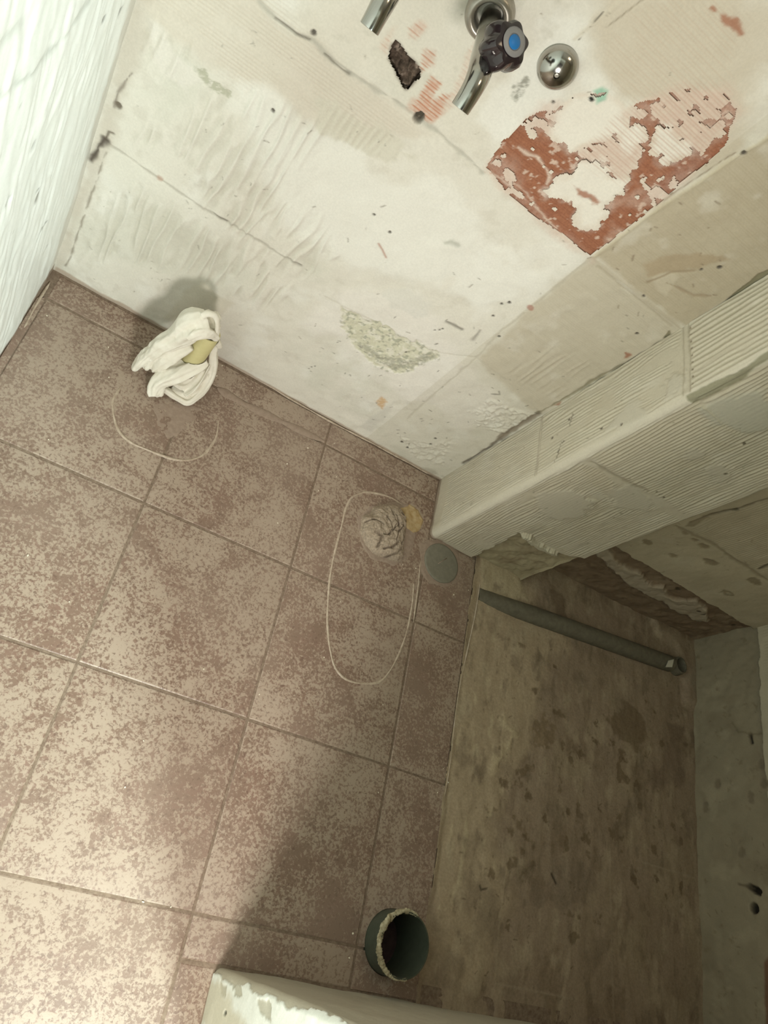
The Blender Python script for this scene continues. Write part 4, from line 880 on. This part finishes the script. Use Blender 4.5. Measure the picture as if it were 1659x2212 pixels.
trace([(0.9346,-0.1307),(0.9007,-0.1267),(0.86,-0.1347),(0.8223,-0.1511),(0.7953,-0.1798),(0.7873,-0.2171),(0.7873,-0.269),(0.7867,-0.332),(0.7895,-0.3913),(0.7977,-0.4463),(0.809,-0.4985),(0.8264,-0.5469),(0.8487,-0.5871),(0.8762,-0.6062),(0.9068,-0.6086),(0.9473,-0.5984),(0.9747,-0.5817),(0.9953,-0.5419),(1.0082,-0.4979),(1.0166,-0.4425),(1.0178,-0.3819),(1.0113,-0.3222)], 0.0030, M_SEAL, 'long oval sealant outline around the stuffed drain', seed=2)
trace([(1.0297,-0.4197),(1.0254,-0.329),(1.019,-0.2609)], 0.0022, M_SEAL, 'short straight sealant line beside the grey cap', seed=3)
trace([(0.4037,-0.0761),(0.4639,-0.0804),(0.5359,-0.0774),(0.61,-0.0732),(0.6869,-0.0687)], 0.010, M_SCREED, 'pale filled joint along the wall strip', seed=4, hh=0.12)
trace([(0.0079,-0.1675),(0.0049,-0.0991),(0.0053,-0.0363)], 0.0026, M_SEAL, 'thin sealant line along the left wall', seed=5)
trace([(0.2286,0.0053),(0.3871,0.0105),(0.5383,-0.0011),(0.6905,-0.0056),(0.8083,-0.0027),(1.0017,-0.0019)], 0.0028, M_SEAL, 'old sealant seam along the back wall', seed=6)
trace([(1.04,-0.1637),(1.1167,-0.1673),(1.1876,-0.169)], 0.0030, M_SEAL, 'mortar seam at the foot of the boxing', seed=7)
trace([(1.2099,-0.2421),(1.2068,-0.3329),(1.1991,-0.4174),(1.1882,-0.5452),(1.1913,-0.7069),(1.1881,-0.7784)], 0.0018, M_SEAL, 'thin pale line along the cut tile edge', seed=8)
def patch(name, pts, mat_, h, seed, label, rough=0.003):
    P = np.array(pts)
    s_ = Surf(np.arange(P[:, 0].min()-0.008, P[:, 0].max()+0.008, 0.0015), np.arange(P[:, 1].min()-0.008, P[:, 1].max()+0.008, 0.0015), (0.5, 0.5, 0.5), seed)
    w, m = s_.polymask(pts, 0.004, rough, 0.02)
    s_.H[:] = -0.001; s_.H[w] += m * h * (1 + 0.4*fbm(s_.U[w], s_.V[w], 0.015, 3, seed+5))
    full = np.zeros(s_.U.shape); full[w] = m
    s_.cut = full < 0.05
    o = s_.emit(name, mat_, lambda U, V, H: (U, V, H), floor)[0]
    o['label'] = label
    return o
patch('cement_patch', [(0.8203,-0.2274),(0.8496,-0.1798),(0.9098,-0.1361),(0.9643,-0.1189),(0.9899,-0.1734),(0.9906,-0.2273),(0.9799,-0.2651),(0.9459,-0.3018),(0.8798,-0.3093),(0.8439,-0.281)], M_SCREED, 0.0018, 131, 'pale cement patch around the stuffed drain')
patch('foam_residue', [(0.9289,-0.1448),(0.9574,-0.1209),(0.9846,-0.1244),(1.0048,-0.1441),(1,-0.1727),(0.9837,-0.1927),(0.9609,-0.1871),(0.9394,-0.1673)], M_FOAM, 0.0035, 132, 'ochre foam residue beside the stuffed drain', 0.002)
patch('cement_patch', [(1.0041,-0.2076),(1.0789,-0.1707),(1.1276,-0.186),(1.1494,-0.2243),(1.1348,-0.2733),(1.1021,-0.3),(1.0517,-0.3028),(1.0214,-0.273)], M_SCREED, 0.0014, 133, 'thin cement ring around the grey cap')
patch('cement_patch', [(0.2891,-0.1907),(0.3514,-0.1551),(0.3912,-0.1414),(0.3731,-0.2176),(0.3433,-0.2538),(0.3086,-0.23)], M_SCREED, 0.0009, 134, 'dusty cement smear below the white rag', 0.006)

# ================================================================== THINGS ON THE FLOOR
# grey plastic cap
cx, cy = 1.080, -0.2368
t = empty('round_cover', (cx, cy, 0), 'round dusty grey-green plastic cap set in the floor by the boxing corner', 'cover')
mb = MB(); mb.lathe((cx, cy, 0), (0, 0, 1), [(0.0525, -0.004), (0.0525, 0.0022), (0.0510, 0.0034), (0.0480, 0.0038), (0.044, 0.0036), (0.02, 0.0040), (0.0, 0.0042)], 56)
autosmooth(mb.build('cap_disc', M_CAP, t))
mb = MB(); q = [(1.0685,-0.2446),(1.0919,-0.2181)]; mb.tube([(a, b_, 0.0042) for a, b_ in q], 0.0009, 6); tag(mb.build('scratch', M_SCREED, t), 'pale scratch')

# stuffed drain: crumpled dusty rag
RO = [(0.8353,-0.2175),(0.8544,-0.2003),(0.8603,-0.1786),(0.8837,-0.1588),(0.9094,-0.1474),(0.9358,-0.1497),(0.9522,-0.1666),(0.9581,-0.2019),(0.9581,-0.2287),(0.9607,-0.254),(0.9636,-0.2749),(0.9496,-0.2875),(0.919,-0.292),(0.8844,-0.2946),(0.8565,-0.2778),(0.8396,-0.2573)]
P = np.array(RO); rcen = P.mean(0)
G = Surf(np.arange(P[:, 0].min()-0.006, P[:, 0].max()+0.006, 0.0011), np.arange(P[:, 1].min()-0.006, P[:, 1].max()+0.006, 0.0011), (0.47, 0.375, 0.285), 141)
w, m = G.polymask(RO, 0.004, 0.0015, 0.02)
U, V = G.U[w], G.V[w]
d = np.full(U.shape, 1e9); 
for i in range(len(P)): d = np.minimum(d, segdist(U, V, P[i], P[(i+1) % len(P)])[0])
d = np.where(m > 0.5, d, 0)
dome = 0.030*np.sqrt(np.clip(1-(1-np.clip(d/0.055, 0, 1))**2, 0, 1))
G.H[:] = -0.004
G.H[w] = np.where(m > 0.02, dome + 0.0015, -0.004)
rr_ = np.hypot(U-rcen[0], V-rcen[1]); th = np.arctan2(V-rcen[1], U-rcen[0])
sw = np.abs(np.sin(3.1*th + 55*rr_ + 2.6*fbm(U, V, 0.03, 3, 1412)))
G.H[w] += np.where(m > 0.5, (sw-0.5)*0.0032*np.clip(d/0.012, 0, 1), 0)
G.H[w] += np.where(m > 0.5, 0.0022*fbm(U, V, 0.008, 3, 1413), 0)
CREASE_SHADE = (0.10, 0.065, 0.045)  # shade in the creases, painted into the cloth as dark lines
for pts, ww in (([(0.8878,-0.2505),(0.9005,-0.246),(0.907,-0.2258),(0.8979,-0.2101),(0.8869,-0.198)], 0.0016), ([(0.9005,-0.246),(0.9121,-0.2234),(0.9144,-0.209)], 0.0015), ([(0.8662,-0.2514),(0.8837,-0.2563),(0.8841,-0.2819)], 0.0035), ([(0.9128,-0.1827),(0.9272,-0.2164),(0.9237,-0.2511)], 0.0014),
                ([(0.927,-0.1691),(0.9478,-0.1659),(0.953,-0.2043),(0.9457,-0.2502)], 0.0026), ([(0.9002,-0.2811),(0.9221,-0.2687),(0.932,-0.2512)], 0.0026), ([(0.9165,-0.2931),(0.9403,-0.2761),(0.9478,-0.2597)], 0.0032), ([(0.8975,-0.1766),(0.9092,-0.1981),(0.9246,-0.2042)], 0.002),
                ([(0.8411,-0.2305),(0.8589,-0.2195),(0.8806,-0.2249)], 0.002), ([(0.9285,-0.2224),(0.94,-0.1969)], 0.002), ([(0.9269,-0.1485),(0.9386,-0.1635)], 0.002)):
    G.line(pts, ww, CREASE_SHADE, 0.75, -0.005, 0.4)
G.tint(0.02, (0.40, 0.315, 0.235), 0, 0.7, 0.7)
G.cut[:] = True; cc = G.cut[w]; cc[m > 0.05] = False; G.cut[w] = cc
rag2 = G.emit('crumpled_rag', M_RUBBLE, lambda U, V, H: (U, V, H), None)[0]
tag(rag2, 'dusty brown crumpled rag stuffed into a floor drain inside the sealant oval', 'rag', kind='thing')

# tall waste pipe by the door wall
wx, wy = 1.105, -1.0745
t = empty('waste_pipe', (wx, wy, 0), 'short green-grey waste pipe standing open with crusted putty rim near the front wall', 'pipe')
mb = MB(); mb.lathe((wx, wy, 0), (0, 0, 1), [(0.0575, -0.06), (0.0575, 0.050), (0.0570, 0.053), (0.0545, 0.053), (0.0540, 0.050), (0.0535, -0.09)], 64)
autosmooth(mb.build('pipe_barrel', M_GREENPVC, t), 50)
mb = MB(); mb.lathe((wx, wy, 0), (0, 0, 1), [(0.0536, -0.056), (0.03, -0.055), (0.0, -0.054)], 48); tag(mb.build('pipe_plug', M_PURPLE, t), 'dark cloth deep inside the pipe')
# putty: irregular ring, thick on the left
V = []; F = []; n = 140; kk = 12
R = random.Random(9)
for i in range(n+1):
    f_ = i/n; a = math.radians(68 + f_*218)
    th_ = (0.35 + 0.65*math.sin(math.pi*min(1, f_*1.08))**0.7)
    wob = 0.85 + 0.22*math.sin(i*0.31) * math.sin(i*0.17 + 1) + R.uniform(-0.13, 0.13)
    ro = 0.0075*th_*wob; hz = 0.0034*th_*(0.85 + 0.3*math.sin(i*0.23+2) + R.uniform(-0.2, 0.3))
    for k in range(kk):
        b_ = 2*math.pi*k/kk
        r0 = 0.0560 + ro*math.cos(b_)*1.0 + R.uniform(-0.0006, 0.0006) + 0.0022*th_; z0 = 0.0515 + hz*math.sin(b_) + R.uniform(-0.0006, 0.0006)
        V.append((wx + r0*math.cos(a), wy + r0*math.sin(a), z0))
for i in range(n):
    for k in range(kk): F.append((i*kk+k, i*kk+(k+1) % kk, (i+1)*kk+(k+1) % kk, (i+1)*kk+k))
F += [tuple(range(kk-1, -1, -1)), tuple(n*kk+k for k in range(kk))]
raw('putty_ring', V, F, M_PUTTY, t, True)

# grey pipe laid in the screed, elbow at its end
t = empty('drain_pipe', (1.25, -0.265, 0), 'grey plastic drain pipe half buried in the screed, running to an open elbow', 'pipe')
pp = [(1.213, -0.268, -0.016), (1.28, -0.2665, -0.010), (1.40, -0.256, -0.002), (1.55, -0.243, 0.003), (1.75, -0.225, 0.006), (1.90, -0.211, 0.007), (1.945, -0.206, 0.006)]
mb = MB(); mb.tube(pp, [0.022, 0.024, 0.025, 0.025, 0.025, 0.025, 0.025], 32); autosmooth(mb.build('pipe_barrel', M_GREYPVC, t), 60)
mb = MB(); mb.lathe((1.979, -0.2024, 0), (0, 0, 1), [(0.030, -0.03), (0.0285, 0.004), (0.0262, 0.020), (0.0248, 0.024), (0.0215, 0.0245), (0.0200, 0.020), (0.0195, -0.04)], 40); autosmooth(mb.build('elbow_socket', M_GREYPVC, t), 50)
mb = MB(); mb.lathe((1.979, -0.2024, 0), (0, 0, 1), [(0.0197, -0.036), (0.0, -0.036)], 32); mb.build('elbow_bottom', M_DARK, t)
q = [(1.8948,-0.2398,0.033),(1.9051,-0.2164,0.035),(1.9316,-0.2025,0.034),(1.9252,-0.2291,0.032)]
mb = MB(); mb.add([(*a,) for a in q] + [(a[0], a[1], a[2]-0.0012) for a in q], [(0, 3, 2, 1), (4, 5, 6, 7), (0, 1, 5, 4), (1, 2, 6, 5), (2, 3, 7, 6), (3, 0, 4, 7)])
tag(mb.build('tape_scrap', M_PAPER, t, False), 'scrap of white tape on the elbow')

# paint flakes on the screed by the recess wall
def flake(pts, r, label):
    mb = MB(); mb.tube(pts, r, 8, True, 0.35)
    o = mb.build('plaster_flake', M_FLAKE); c = np.array(pts).mean(0)
    V = np.array([v.co[:] for v in o.data.vertices]) - c; o.data.vertices.foreach_set('co', V.astype(np.float32).ravel()); o.location = c
    return tag(o, label, 'flake')
flake([(1.5833,-0.0449,0.0039),(1.5812,-0.035,0.009),(1.5913,-0.0279,0.01),(1.6109,-0.0318,0.01),(1.625,-0.036,0.008),(1.6464,-0.0277,0.006)], 0.0055, 'curled white plaster flake on the brown screed below the boxing')
flake([(1.6725,-0.0069,0.005),(1.6829,-0.0002,0.008)], 0.0045, 'small white chip right of the curled plaster flake')

# ivory pipe stub with the white rag over it
t = empty('supply_pipe', (0.320, -0.106, 0), 'ivory plastic pipe standing at the back wall, wrapped in the white rag', 'pipe')
mb = MB(); mb.lathe((0.320, -0.106, 0), (0, 0, 1), [(0.0215, -0.002), (0.0215, 0.196), (0.0208, 0.1975), (0.0185, 0.1975), (0.018, 0.194), (0.018, 0.05)], 40)
autosmooth(mb.build('pipe_barrel', M_IVORY, t), 50)

def strand(mb, pts, n=26, seed=0, flat=0.6, ripple=0.28, lobes=3, up=None):
    """a twisted fold of cloth: tube with rippled section along a smooth path; pts = (x,y,z,r)"""
    R = random.Random(seed); Q = [np.array(p) for p in pts]; P = []
    for i in range(len(Q)-1):
        p0, p1, p2, p3 = Q[max(i-1, 0)], Q[i], Q[i+1], Q[min(i+2, len(Q)-1)]
        k = max(3, int(np.linalg.norm((p2-p1)[:3])/0.005))
        for a in range(k):
            tt = a/k
            P.append(0.5*((2*p1) + (p2-p0)*tt + (2*p0-5*p1+4*p2-p3)*tt*tt + (3*p1-p0-3*p2+p3)*tt**3))
    P.append(Q[-1]); m = len(P); V = []
    ph = [R.uniform(0, 6.28) for _ in range(4)]
    N = None
    for i in range(m):
        T = Vector((P[min(i+1, m-1)] - P[max(i-1, 0)])[:3]).normalized()
        if N is None:
            ref = Vector((0, 0, 1)) if abs(T.z) < 0.9 else Vector((1, 0, 0)); N = ref
        N = (N - T*N.dot(T)).normalized(); B = T.cross(N)
        for k in range(n):
            a = 2*math.pi*k/n
            rr = P[i][3]*(1 + ripple*math.sin(lobes*a + ph[0] + i*0.09) + ripple*0.5*math.sin((lobes+3)*a + ph[1] - i*0.13) + 0.08*math.sin(i*0.4 + ph[2]))
            p = Vector(P[i][:3]) + (N*math.cos(a)*flat + B*math.sin(a))*rr
            V.append((p.x, p.y, max(p.z, 0.0012)))
    F = [(i*n+k, i*n+(k+1) % n, (i+1)*n+(k+1) % n, (i+1)*n+k) for i in range(m-1) for k in range(n)]
    F += [tuple(range(n-1, -1, -1)), tuple((m-1)*n+k for k in range(n))]
    mb.add(V, F)
mb = MB()
RP = dict(ripple=0.15, lobes=4)
# big upper fold from the pipe's top down to the left tip
strand(mb, [(0.2988,-0.108,0.232,0.02),(0.2843,-0.1176,0.224,0.025),(0.273,-0.1216,0.202,0.025),(0.2623,-0.1287,0.16,0.02),(0.2464,-0.1329,0.122,0.015),(0.2351,-0.1352,0.07,0.013),(0.2267,-0.1385,0.0301,0.011),(0.2253,-0.1433,0.016,0.01),(0.2254,-0.1472,0.01,0.006)], seed=1, flat=0.7, **RP)
# narrow fold below it, ending in a rounded bulb
strand(mb, [(0.2965,-0.126,0.196,0.01),(0.2868,-0.128,0.172,0.012),(0.2744,-0.1336,0.15,0.012),(0.2575,-0.1347,0.108,0.011),(0.2482,-0.1341,0.066,0.0105),(0.2467,-0.1333,0.036,0.011),(0.2491,-0.1342,0.026,0.008)], seed=2, flat=0.8, **RP)
strand(mb, [(0.298,-0.1172,0.15,0.013),(0.2867,-0.1251,0.1321,0.017),(0.2765,-0.131,0.108,0.018),(0.2665,-0.1351,0.074,0.016),(0.2617,-0.1367,0.042,0.012),(0.2616,-0.1393,0.032,0.008)], seed=3, flat=0.7, **RP)
# broad front fold
strand(mb, [(0.343,-0.1072,0.112,0.01),(0.3298,-0.1211,0.1,0.017),(0.311,-0.1346,0.08,0.02),(0.2904,-0.15,0.0549,0.02),(0.279,-0.1634,0.034,0.017),(0.2789,-0.1768,0.02,0.013),(0.2836,-0.1838,0.0131,0.009)], seed=4, flat=0.65, **RP)
strand(mb, [(0.288,-0.1617,0.0301,0.014),(0.2894,-0.1714,0.02,0.012),(0.2953,-0.1746,0.012,0.008)], seed=5, **RP)
# hanging pouch on the right: rim and inner sheet
strand(mb, [(0.3434,-0.0857,0.15,0.008),(0.3511,-0.0872,0.118,0.01),(0.3651,-0.0895,0.084,0.011),(0.3722,-0.0975,0.058,0.01),(0.3733,-0.111,0.0379,0.01),(0.3661,-0.1353,0.02,0.009),(0.3536,-0.1557,0.01,0.008),(0.3335,-0.1575,0.01,0.008),(0.3127,-0.1571,0.014,0.008),(0.2989,-0.1577,0.018,0.007)], seed=6, flat=0.8, **RP)
strand(mb, [(0.3589,-0.0843,0.07,0.012),(0.3591,-0.0996,0.048,0.015),(0.3556,-0.1175,0.026,0.015),(0.3458,-0.1404,0.014,0.013)], seed=7, flat=0.4, **RP)
strand(mb, [(0.3557,-0.0904,0.092,0.014),(0.3562,-0.1066,0.056,0.02),(0.3504,-0.1259,0.0301,0.022),(0.3404,-0.1437,0.014,0.018)], seed=16, flat=0.28, **RP)
strand(mb, [(0.357,-0.1108,0.034,0.014),(0.3467,-0.1342,0.018,0.016),(0.3308,-0.1472,0.014,0.013),(0.3116,-0.1498,0.016,0.009)], seed=18, flat=0.35, **RP)
strand(mb, [(0.2872,-0.1416,0.198,0.011),(0.2934,-0.1363,0.214,0.014),(0.305,-0.1285,0.218,0.014),(0.3197,-0.1213,0.212,0.012),(0.3343,-0.1123,0.198,0.008)], seed=17, flat=0.8, **RP)
strand(mb, [(0.3507,-0.1018,0.0719,0.01),(0.3492,-0.1138,0.052,0.01),(0.3429,-0.1292,0.036,0.009),(0.3263,-0.1398,0.032,0.008),(0.3106,-0.1418,0.036,0.007)], seed=8, flat=0.8, **RP)
strand(mb, [(0.3384,-0.1075,0.052,0.016),(0.3276,-0.1229,0.036,0.018),(0.32,-0.1374,0.026,0.016)], seed=13, flat=0.5, **RP)
strand(mb, [(0.3668,-0.0955,0.062,0.007),(0.3667,-0.111,0.044,0.007),(0.3636,-0.1257,0.0301,0.007),(0.3513,-0.1392,0.022,0.006)], seed=14, flat=0.9, **RP)
# twist over the top, ring-shaped loop and the tail by the wall
strand(mb, [(0.2744,-0.111,0.226,0.01),(0.2871,-0.1195,0.226,0.014),(0.2994,-0.1193,0.214,0.01)], seed=11, flat=0.8, **RP)
strand(mb, [(0.2877,-0.1178,0.244,0.006),(0.2962,-0.1114,0.252,0.0055),(0.3092,-0.1067,0.25,0.0055),(0.3209,-0.1078,0.236,0.0055),(0.3286,-0.1102,0.216,0.0055),(0.3317,-0.114,0.196,0.0055)], seed=9, flat=0.9, ripple=0.05)
strand(mb, [(0.2991,-0.1083,0.226,0.01),(0.3093,-0.1072,0.214,0.009),(0.3193,-0.1106,0.204,0.008),(0.3276,-0.1142,0.196,0.006)], seed=10, flat=0.6, **RP)
strand(mb, [(0.3301,-0.1055,0.19,0.009),(0.3434,-0.0919,0.1661,0.009),(0.3524,-0.0874,0.15,0.006)], seed=12, flat=0.7, **RP)
# cloth behind the pipe
strand(mb, [(0.312, -0.088, 0.215, 0.024), (0.310, -0.085, 0.15, 0.027), (0.312, -0.088, 0.08, 0.028), (0.32, -0.10, 0.015, 0.028)], seed=15, flat=0.8, **RP)
rag = mb.build('white_rag', M_RAG)
md = rag.modifiers.new('fuse', 'REMESH'); md.mode = 'VOXEL'; md.voxel_size = 0.0015; md.use_smooth_shade = True
sm = rag.modifiers.new('soften', 'SMOOTH'); sm.factor = 0.5; sm.iterations = 4
dg = bpy.context.evaluated_depsgraph_get(); dg.update()
me2 = bpy.data.meshes.new_from_object(rag.evaluated_get(dg)); rag.modifiers.clear(); rag.data = me2
# crease noise along the folds
co = np.empty(len(me2.vertices)*3, np.float32); me2.vertices.foreach_get('co', co); co = co.reshape(-1, 3)
no = np.empty(len(me2.vertices)*3, np.float32); me2.vertices.foreach_get('normal', no); no = no.reshape(-1, 3)
ax_ = np.array([-0.45, -0.30, -0.84]); ax_ /= np.linalg.norm(ax_)
e1 = np.cross(ax_, (0, 0, 1)); e1 /= np.linalg.norm(e1); e2 = np.cross(ax_, e1)
a_, b_, c2 = co @ e1, co @ e2, co @ ax_
nz = fbm(a_ + 0.3*c2, c2, 0.030, 3, 901, 1, 3.0) + 0.4*fbm(b_ + 0.2*c2, c2, 0.02, 3, 902, 1, 3.0)
rid = 1 - np.abs(nz)
co2 = co + no * (0.0032*(rid-0.6))[:, None]; co2[:, 2] = np.maximum(co2[:, 2], 0.0008)
# the cloth lies round the pipe, not in it
px_, py_ = co2[:, 0]-0.320, co2[:, 1]+0.106
pr_ = np.hypot(px_, py_)
inp = (pr_ < 0.0228) & (co2[:, 2] < 0.1990)

org = np.array((0.32, -0.11, 0.0)); me2.vertices.foreach_set('co', (co2-org).astype(np.float32).ravel()); rag.location = org
me2.polygons.foreach_set('use_smooth', np.ones(len(me2.polygons), bool)); me2.update()
import bmesh
bm = bmesh.new(); bm.from_mesh(me2); bm.verts.ensure_lookup_table()
bmesh.ops.delete(bm, geom=[bm.verts[i] for i in np.nonzero(inp)[0]], context='VERTS')
bm.to_mesh(me2); bm.free()
tag(rag, 'crumpled white cotton rag wrapped round the ivory pipe stub against the back wall', 'rag')

# ================================================================== TAPS AND VALVE ON THE BACK WALL
def make_tap(dx, dz, label):
    x0, z0 = 0.4102 + dx, 0.938 + dz
    t = empty('wall_tap', (x0, 0, z0), label, 'tap')
    mb = MB(); mb.lathe((x0 - 0.003, 0.002, z0 + 0.001), (0, -1, 0), [(0.0335, 0.0), (0.0335, 0.010), (0.0325, 0.014), (0.0295, 0.0185), (0.0250, 0.021), (0.0215, 0.020), (0.0190, 0.016), (0.0175, 0.010), (0.0172, 0.002)], 48)
    autosmooth(mb.build('flange', M_CHROME_DULL, t), 60)
    mb = MB()
    path = [(0.0, 0.0), (-0.03, 0.0), (-0.065, 0.0), (-0.095, 0.001), (-0.118, 0.002), (-0.135, 0.0025), (-0.150, 0.001), (-0.161, -0.004), (-0.169, -0.011), (-0.1755, -0.019), (-0.181, -0.029)]
    rad = [0.0138, 0.0138, 0.0140, 0.0148, 0.0155, 0.0156, 0.0150, 0.0140, 0.0132, 0.0127, 0.0125]
    # smooth the path
    pts = []; rs = []
    for i in range(len(path)-1):
        for k in range(4):
            u = k/4
            q = [path[max(i-1, 0)], path[i], path[i+1], path[min(i+2, len(path)-1)]]
            f = lambda j: 0.5*(2*q[1][j] + (q[2][j]-q[0][j])*u + (2*q[0][j]-5*q[1][j]+4*q[2][j]-q[3][j])*u*u + (3*q[1][j]-q[0][j]-3*q[2][j]+q[3][j])*u**3)
            pts.append((x0, f(0), z0 + f(1))); rs.append(rad[i]*(1-u) + rad[i+1]*u)
    pts.append((x0, path[-1][0], z0 + path[-1][1])); rs.append(rad[-1])
    mb.tube(pts, rs, 36, False); autosmooth(mb.build('tap_body', M_CHROME, t), 60)
    mb = MB(); e = Vector(pts[-1]); dirv = (Vector(pts[-1]) - Vector(pts[-2])).normalized()
    mb.lathe(e, dirv, [(0.0125, -0.001), (0.0123, 0.0008), (0.0108, 0.0012), (0.0102, -0.0005), (0.0100, -0.014), (0.0, -0.014)], 36)
    autosmooth(mb.build('spout_mouth', M_CHROME, t), 50)
    A = Vector((0.173, -0.573, 0.801)).normalized(); B = Vector((x0, -0.110, z0 + 0.007))
    mb = MB(); mb.lathe(B, A, [(0.013, -0.006), (0.0132, 0.010), (0.0105, 0.012), (0.0105, 0.022)], 36); autosmooth(mb.build('bonnet', M_CHROME, t), 50)
    # six-lobed handle
    ref = Vector((0, 0, 1)); N = (ref - A*ref.dot(A)).normalized(); Q = A.cross(N)
    prof = [(0.0150, 0.016), (0.0215, 0.019), (0.0262, 0.026), (0.0268, 0.036), (0.0255, 0.048), (0.0222, 0.0545), (0.0165, 0.0565), (0.0, 0.0565)]
    V = []; n = 72
    for r, h in prof:
        for k in range(n):
            a = 2*math.pi*k/n
            lob = 1 + 0.105*math.cos(6*a + 0.5)*min(1, max(0, (r-0.0165)/0.006))
            V.append(B + A*h + (N*math.cos(a) + Q*math.sin(a))*r*lob)
    F = [(i*n+k, i*n+(k+1) % n, (i+1)*n+(k+1) % n, (i+1)*n+k) for i in range(len(prof)-1) for k in range(n)]
    hd = autosmooth(raw('handle', np.array([tuple(v) for v in V]), F, M_KNOB, t, True), 35)
    tag(hd, 'smoked black lobed handle')
    mb = MB(); mb.lathe(B, A, [(0.0162, 0.0585), (0.0160, 0.0580), (0.0148, 0.0588), (0.0095, 0.0590), (0.0090, 0.0582), (0.0, 0.0582)], 48); autosmooth(mb.build('handle_cap', M_KNOBFACE, hd), 40)
    mb = MB(); mb.lathe(B, A, [(0.0080, 0.0575), (0.0080, 0.0592), (0.0074, 0.0597), (0.0, 0.0598)], 36); tag(autosmooth(mb.build('colour_dot', M_BLUE, hd), 40), 'blue cold-water dot')
    return t
make_tap(0, 0, 'chrome wall tap with black lobed handle and blue dot above the red brick')
make_tap(-0.140, 0.006, 'second chrome wall tap, only its spout end showing beside the broken hole')

rx, rz = 0.5241, 0.9465
def ball(c, A, prof, name, m_, parent, n=56):
    mb = MB(); mb.lathe(c, A, prof, n); return autosmooth(mb.build(name, m_, parent), 50)
t = empty('valve_cover', (rx, 0, rz), 'round chrome valve cover on the wall beside the blue-dotted tap', 'valve cover')
R_ = 0.0288
ball((rx, 0.002, rz), (0, -1, 0), [(R_, 0.0), (R_, 0.006)] + [(R_*math.cos(a), 0.006 + 0.021*math.sin(a)) for a in np.linspace(0.05, math.pi/2 - 0.16, 14)] + [(0.0042, 0.0255), (0.0040, 0.022), (0.0, 0.022)], 'dome', M_CHROME, t)
ball((rx, 0.002, rz), (0, -1, 0), [(0.0032, 0.020), (0.0032, 0.0262), (0.0024, 0.0268), (0.0012, 0.0266), (0.0010, 0.0250), (0.0, 0.0250)], 'spindle', M_CHROME_DULL, t, 24)

# ================================================================== CRUMBS
R = random.Random(77)
spots = [(0.4099,0.0141),(0.3287,0.003),(0.3949,-0.0134),(0.3919,-0.0471),(0.4073,-0.0442),(0.4781,-0.029),(0.0317,-0.1158),(0.1617,-0.1151),(0.189,-0.1828),(0.143,-0.374),(0.7142,-0.0603),(0.6521,-0.1093),(0.6143,-0.1765),(0.7427,-0.1457),(0.7074,-0.2043),(1.0089,-0.2823),(0.9706,-0.2885),(0.9753,-0.2968),(0.9887,-0.6326),(1.0174,-0.813),(1.0173,-1.0735),(1.0188,-1.1142),(0.9251,-1.1138),(0.6009,-1.0936),(0.6505,-1.0926),(0.5076,-0.9306),(0.5114,-0.849),(0.5764,-0.691),(1.1681,-0.7755),(1.1752,-0.7215),(1.1931,-0.7472),(1.0653,-0.0064),(0.9191,-0.0989),(0.7015,-0.7018),(1.1326,-0.3042),(1.176,-0.2734),(1.1743,-0.1651),(1.165,-0.1763),(1.129,-0.1757),(0.8294,-0.4451),(0.8223,-0.5805),(0.9158,-0.3499),(0.6345,-0.329),(0.2989,-0.6575),(0.2014,-0.6043)]
LAND = [('close to the white rag', (0.36, -0.15)), ('beside the stuffed drain', (0.90, -0.21)), ('beside the round grey-green cap', (1.10, -0.22)), ('near the open waste pipe', (0.98, -1.05)),
        ('in the corner by the left wall', (0.05, -0.12)), ('inside the long oval sealant line', (0.86, -0.48)), ('along the foot of the back wall', (0.68, -0.05)), ('along the edge of the shower screed', (1.16, -0.78)),
        ('in the middle of the floor', (0.45, -0.60)), ('at the left edge of the floor', (0.16, -0.45)), ('at the doorway end of the floor', (0.60, -1.05))]
NAMES = [min(LAND, key=lambda l: math.hypot(l[1][0]-x, l[1][1]-y))[0] for x, y in spots]
ORD = ('first', 'second', 'third', 'fourth', 'fifth', 'sixth', 'seventh', 'eighth', 'ninth', 'tenth')
for i, (x, y) in enumerate(spots):
    s_ = R.uniform(0.0012, 0.0026)
    V = [(R.uniform(0.6, 1.3)*s_*math.cos(a), R.uniform(0.5, 0.9)*s_*math.sin(a), 0) for a in (0.2, 1.4, 2.7, 3.9, 5.2)]
    V += [(p[0]*0.6, p[1]*0.6, s_*R.uniform(0.5, 0.9)) for p in V]
    F = [(0, 1, 6, 5), (1, 2, 7, 6), (2, 3, 8, 7), (3, 4, 9, 8), (4, 0, 5, 9), (5, 6, 7, 8, 9), (4, 3, 2, 1, 0)]
    o = raw('plaster_crumb', V, F, M_FLAKE, None, False)
    o.location = (x, y, 0.0002); o.rotation_euler = (0, 0, R.uniform(0, 6.28))
    same = sorted(spots[k][0] for k in range(len(spots)) if NAMES[k] == NAMES[i])
    label = 'pale plaster crumb ' + NAMES[i]
    if len(same) > 1: label = 'pale plaster crumb, %s from the left of those %s' % (ORD[same.index(x)], NAMES[i])
    tag(o, label, 'crumb', 'plaster crumbs on the brown tiles')
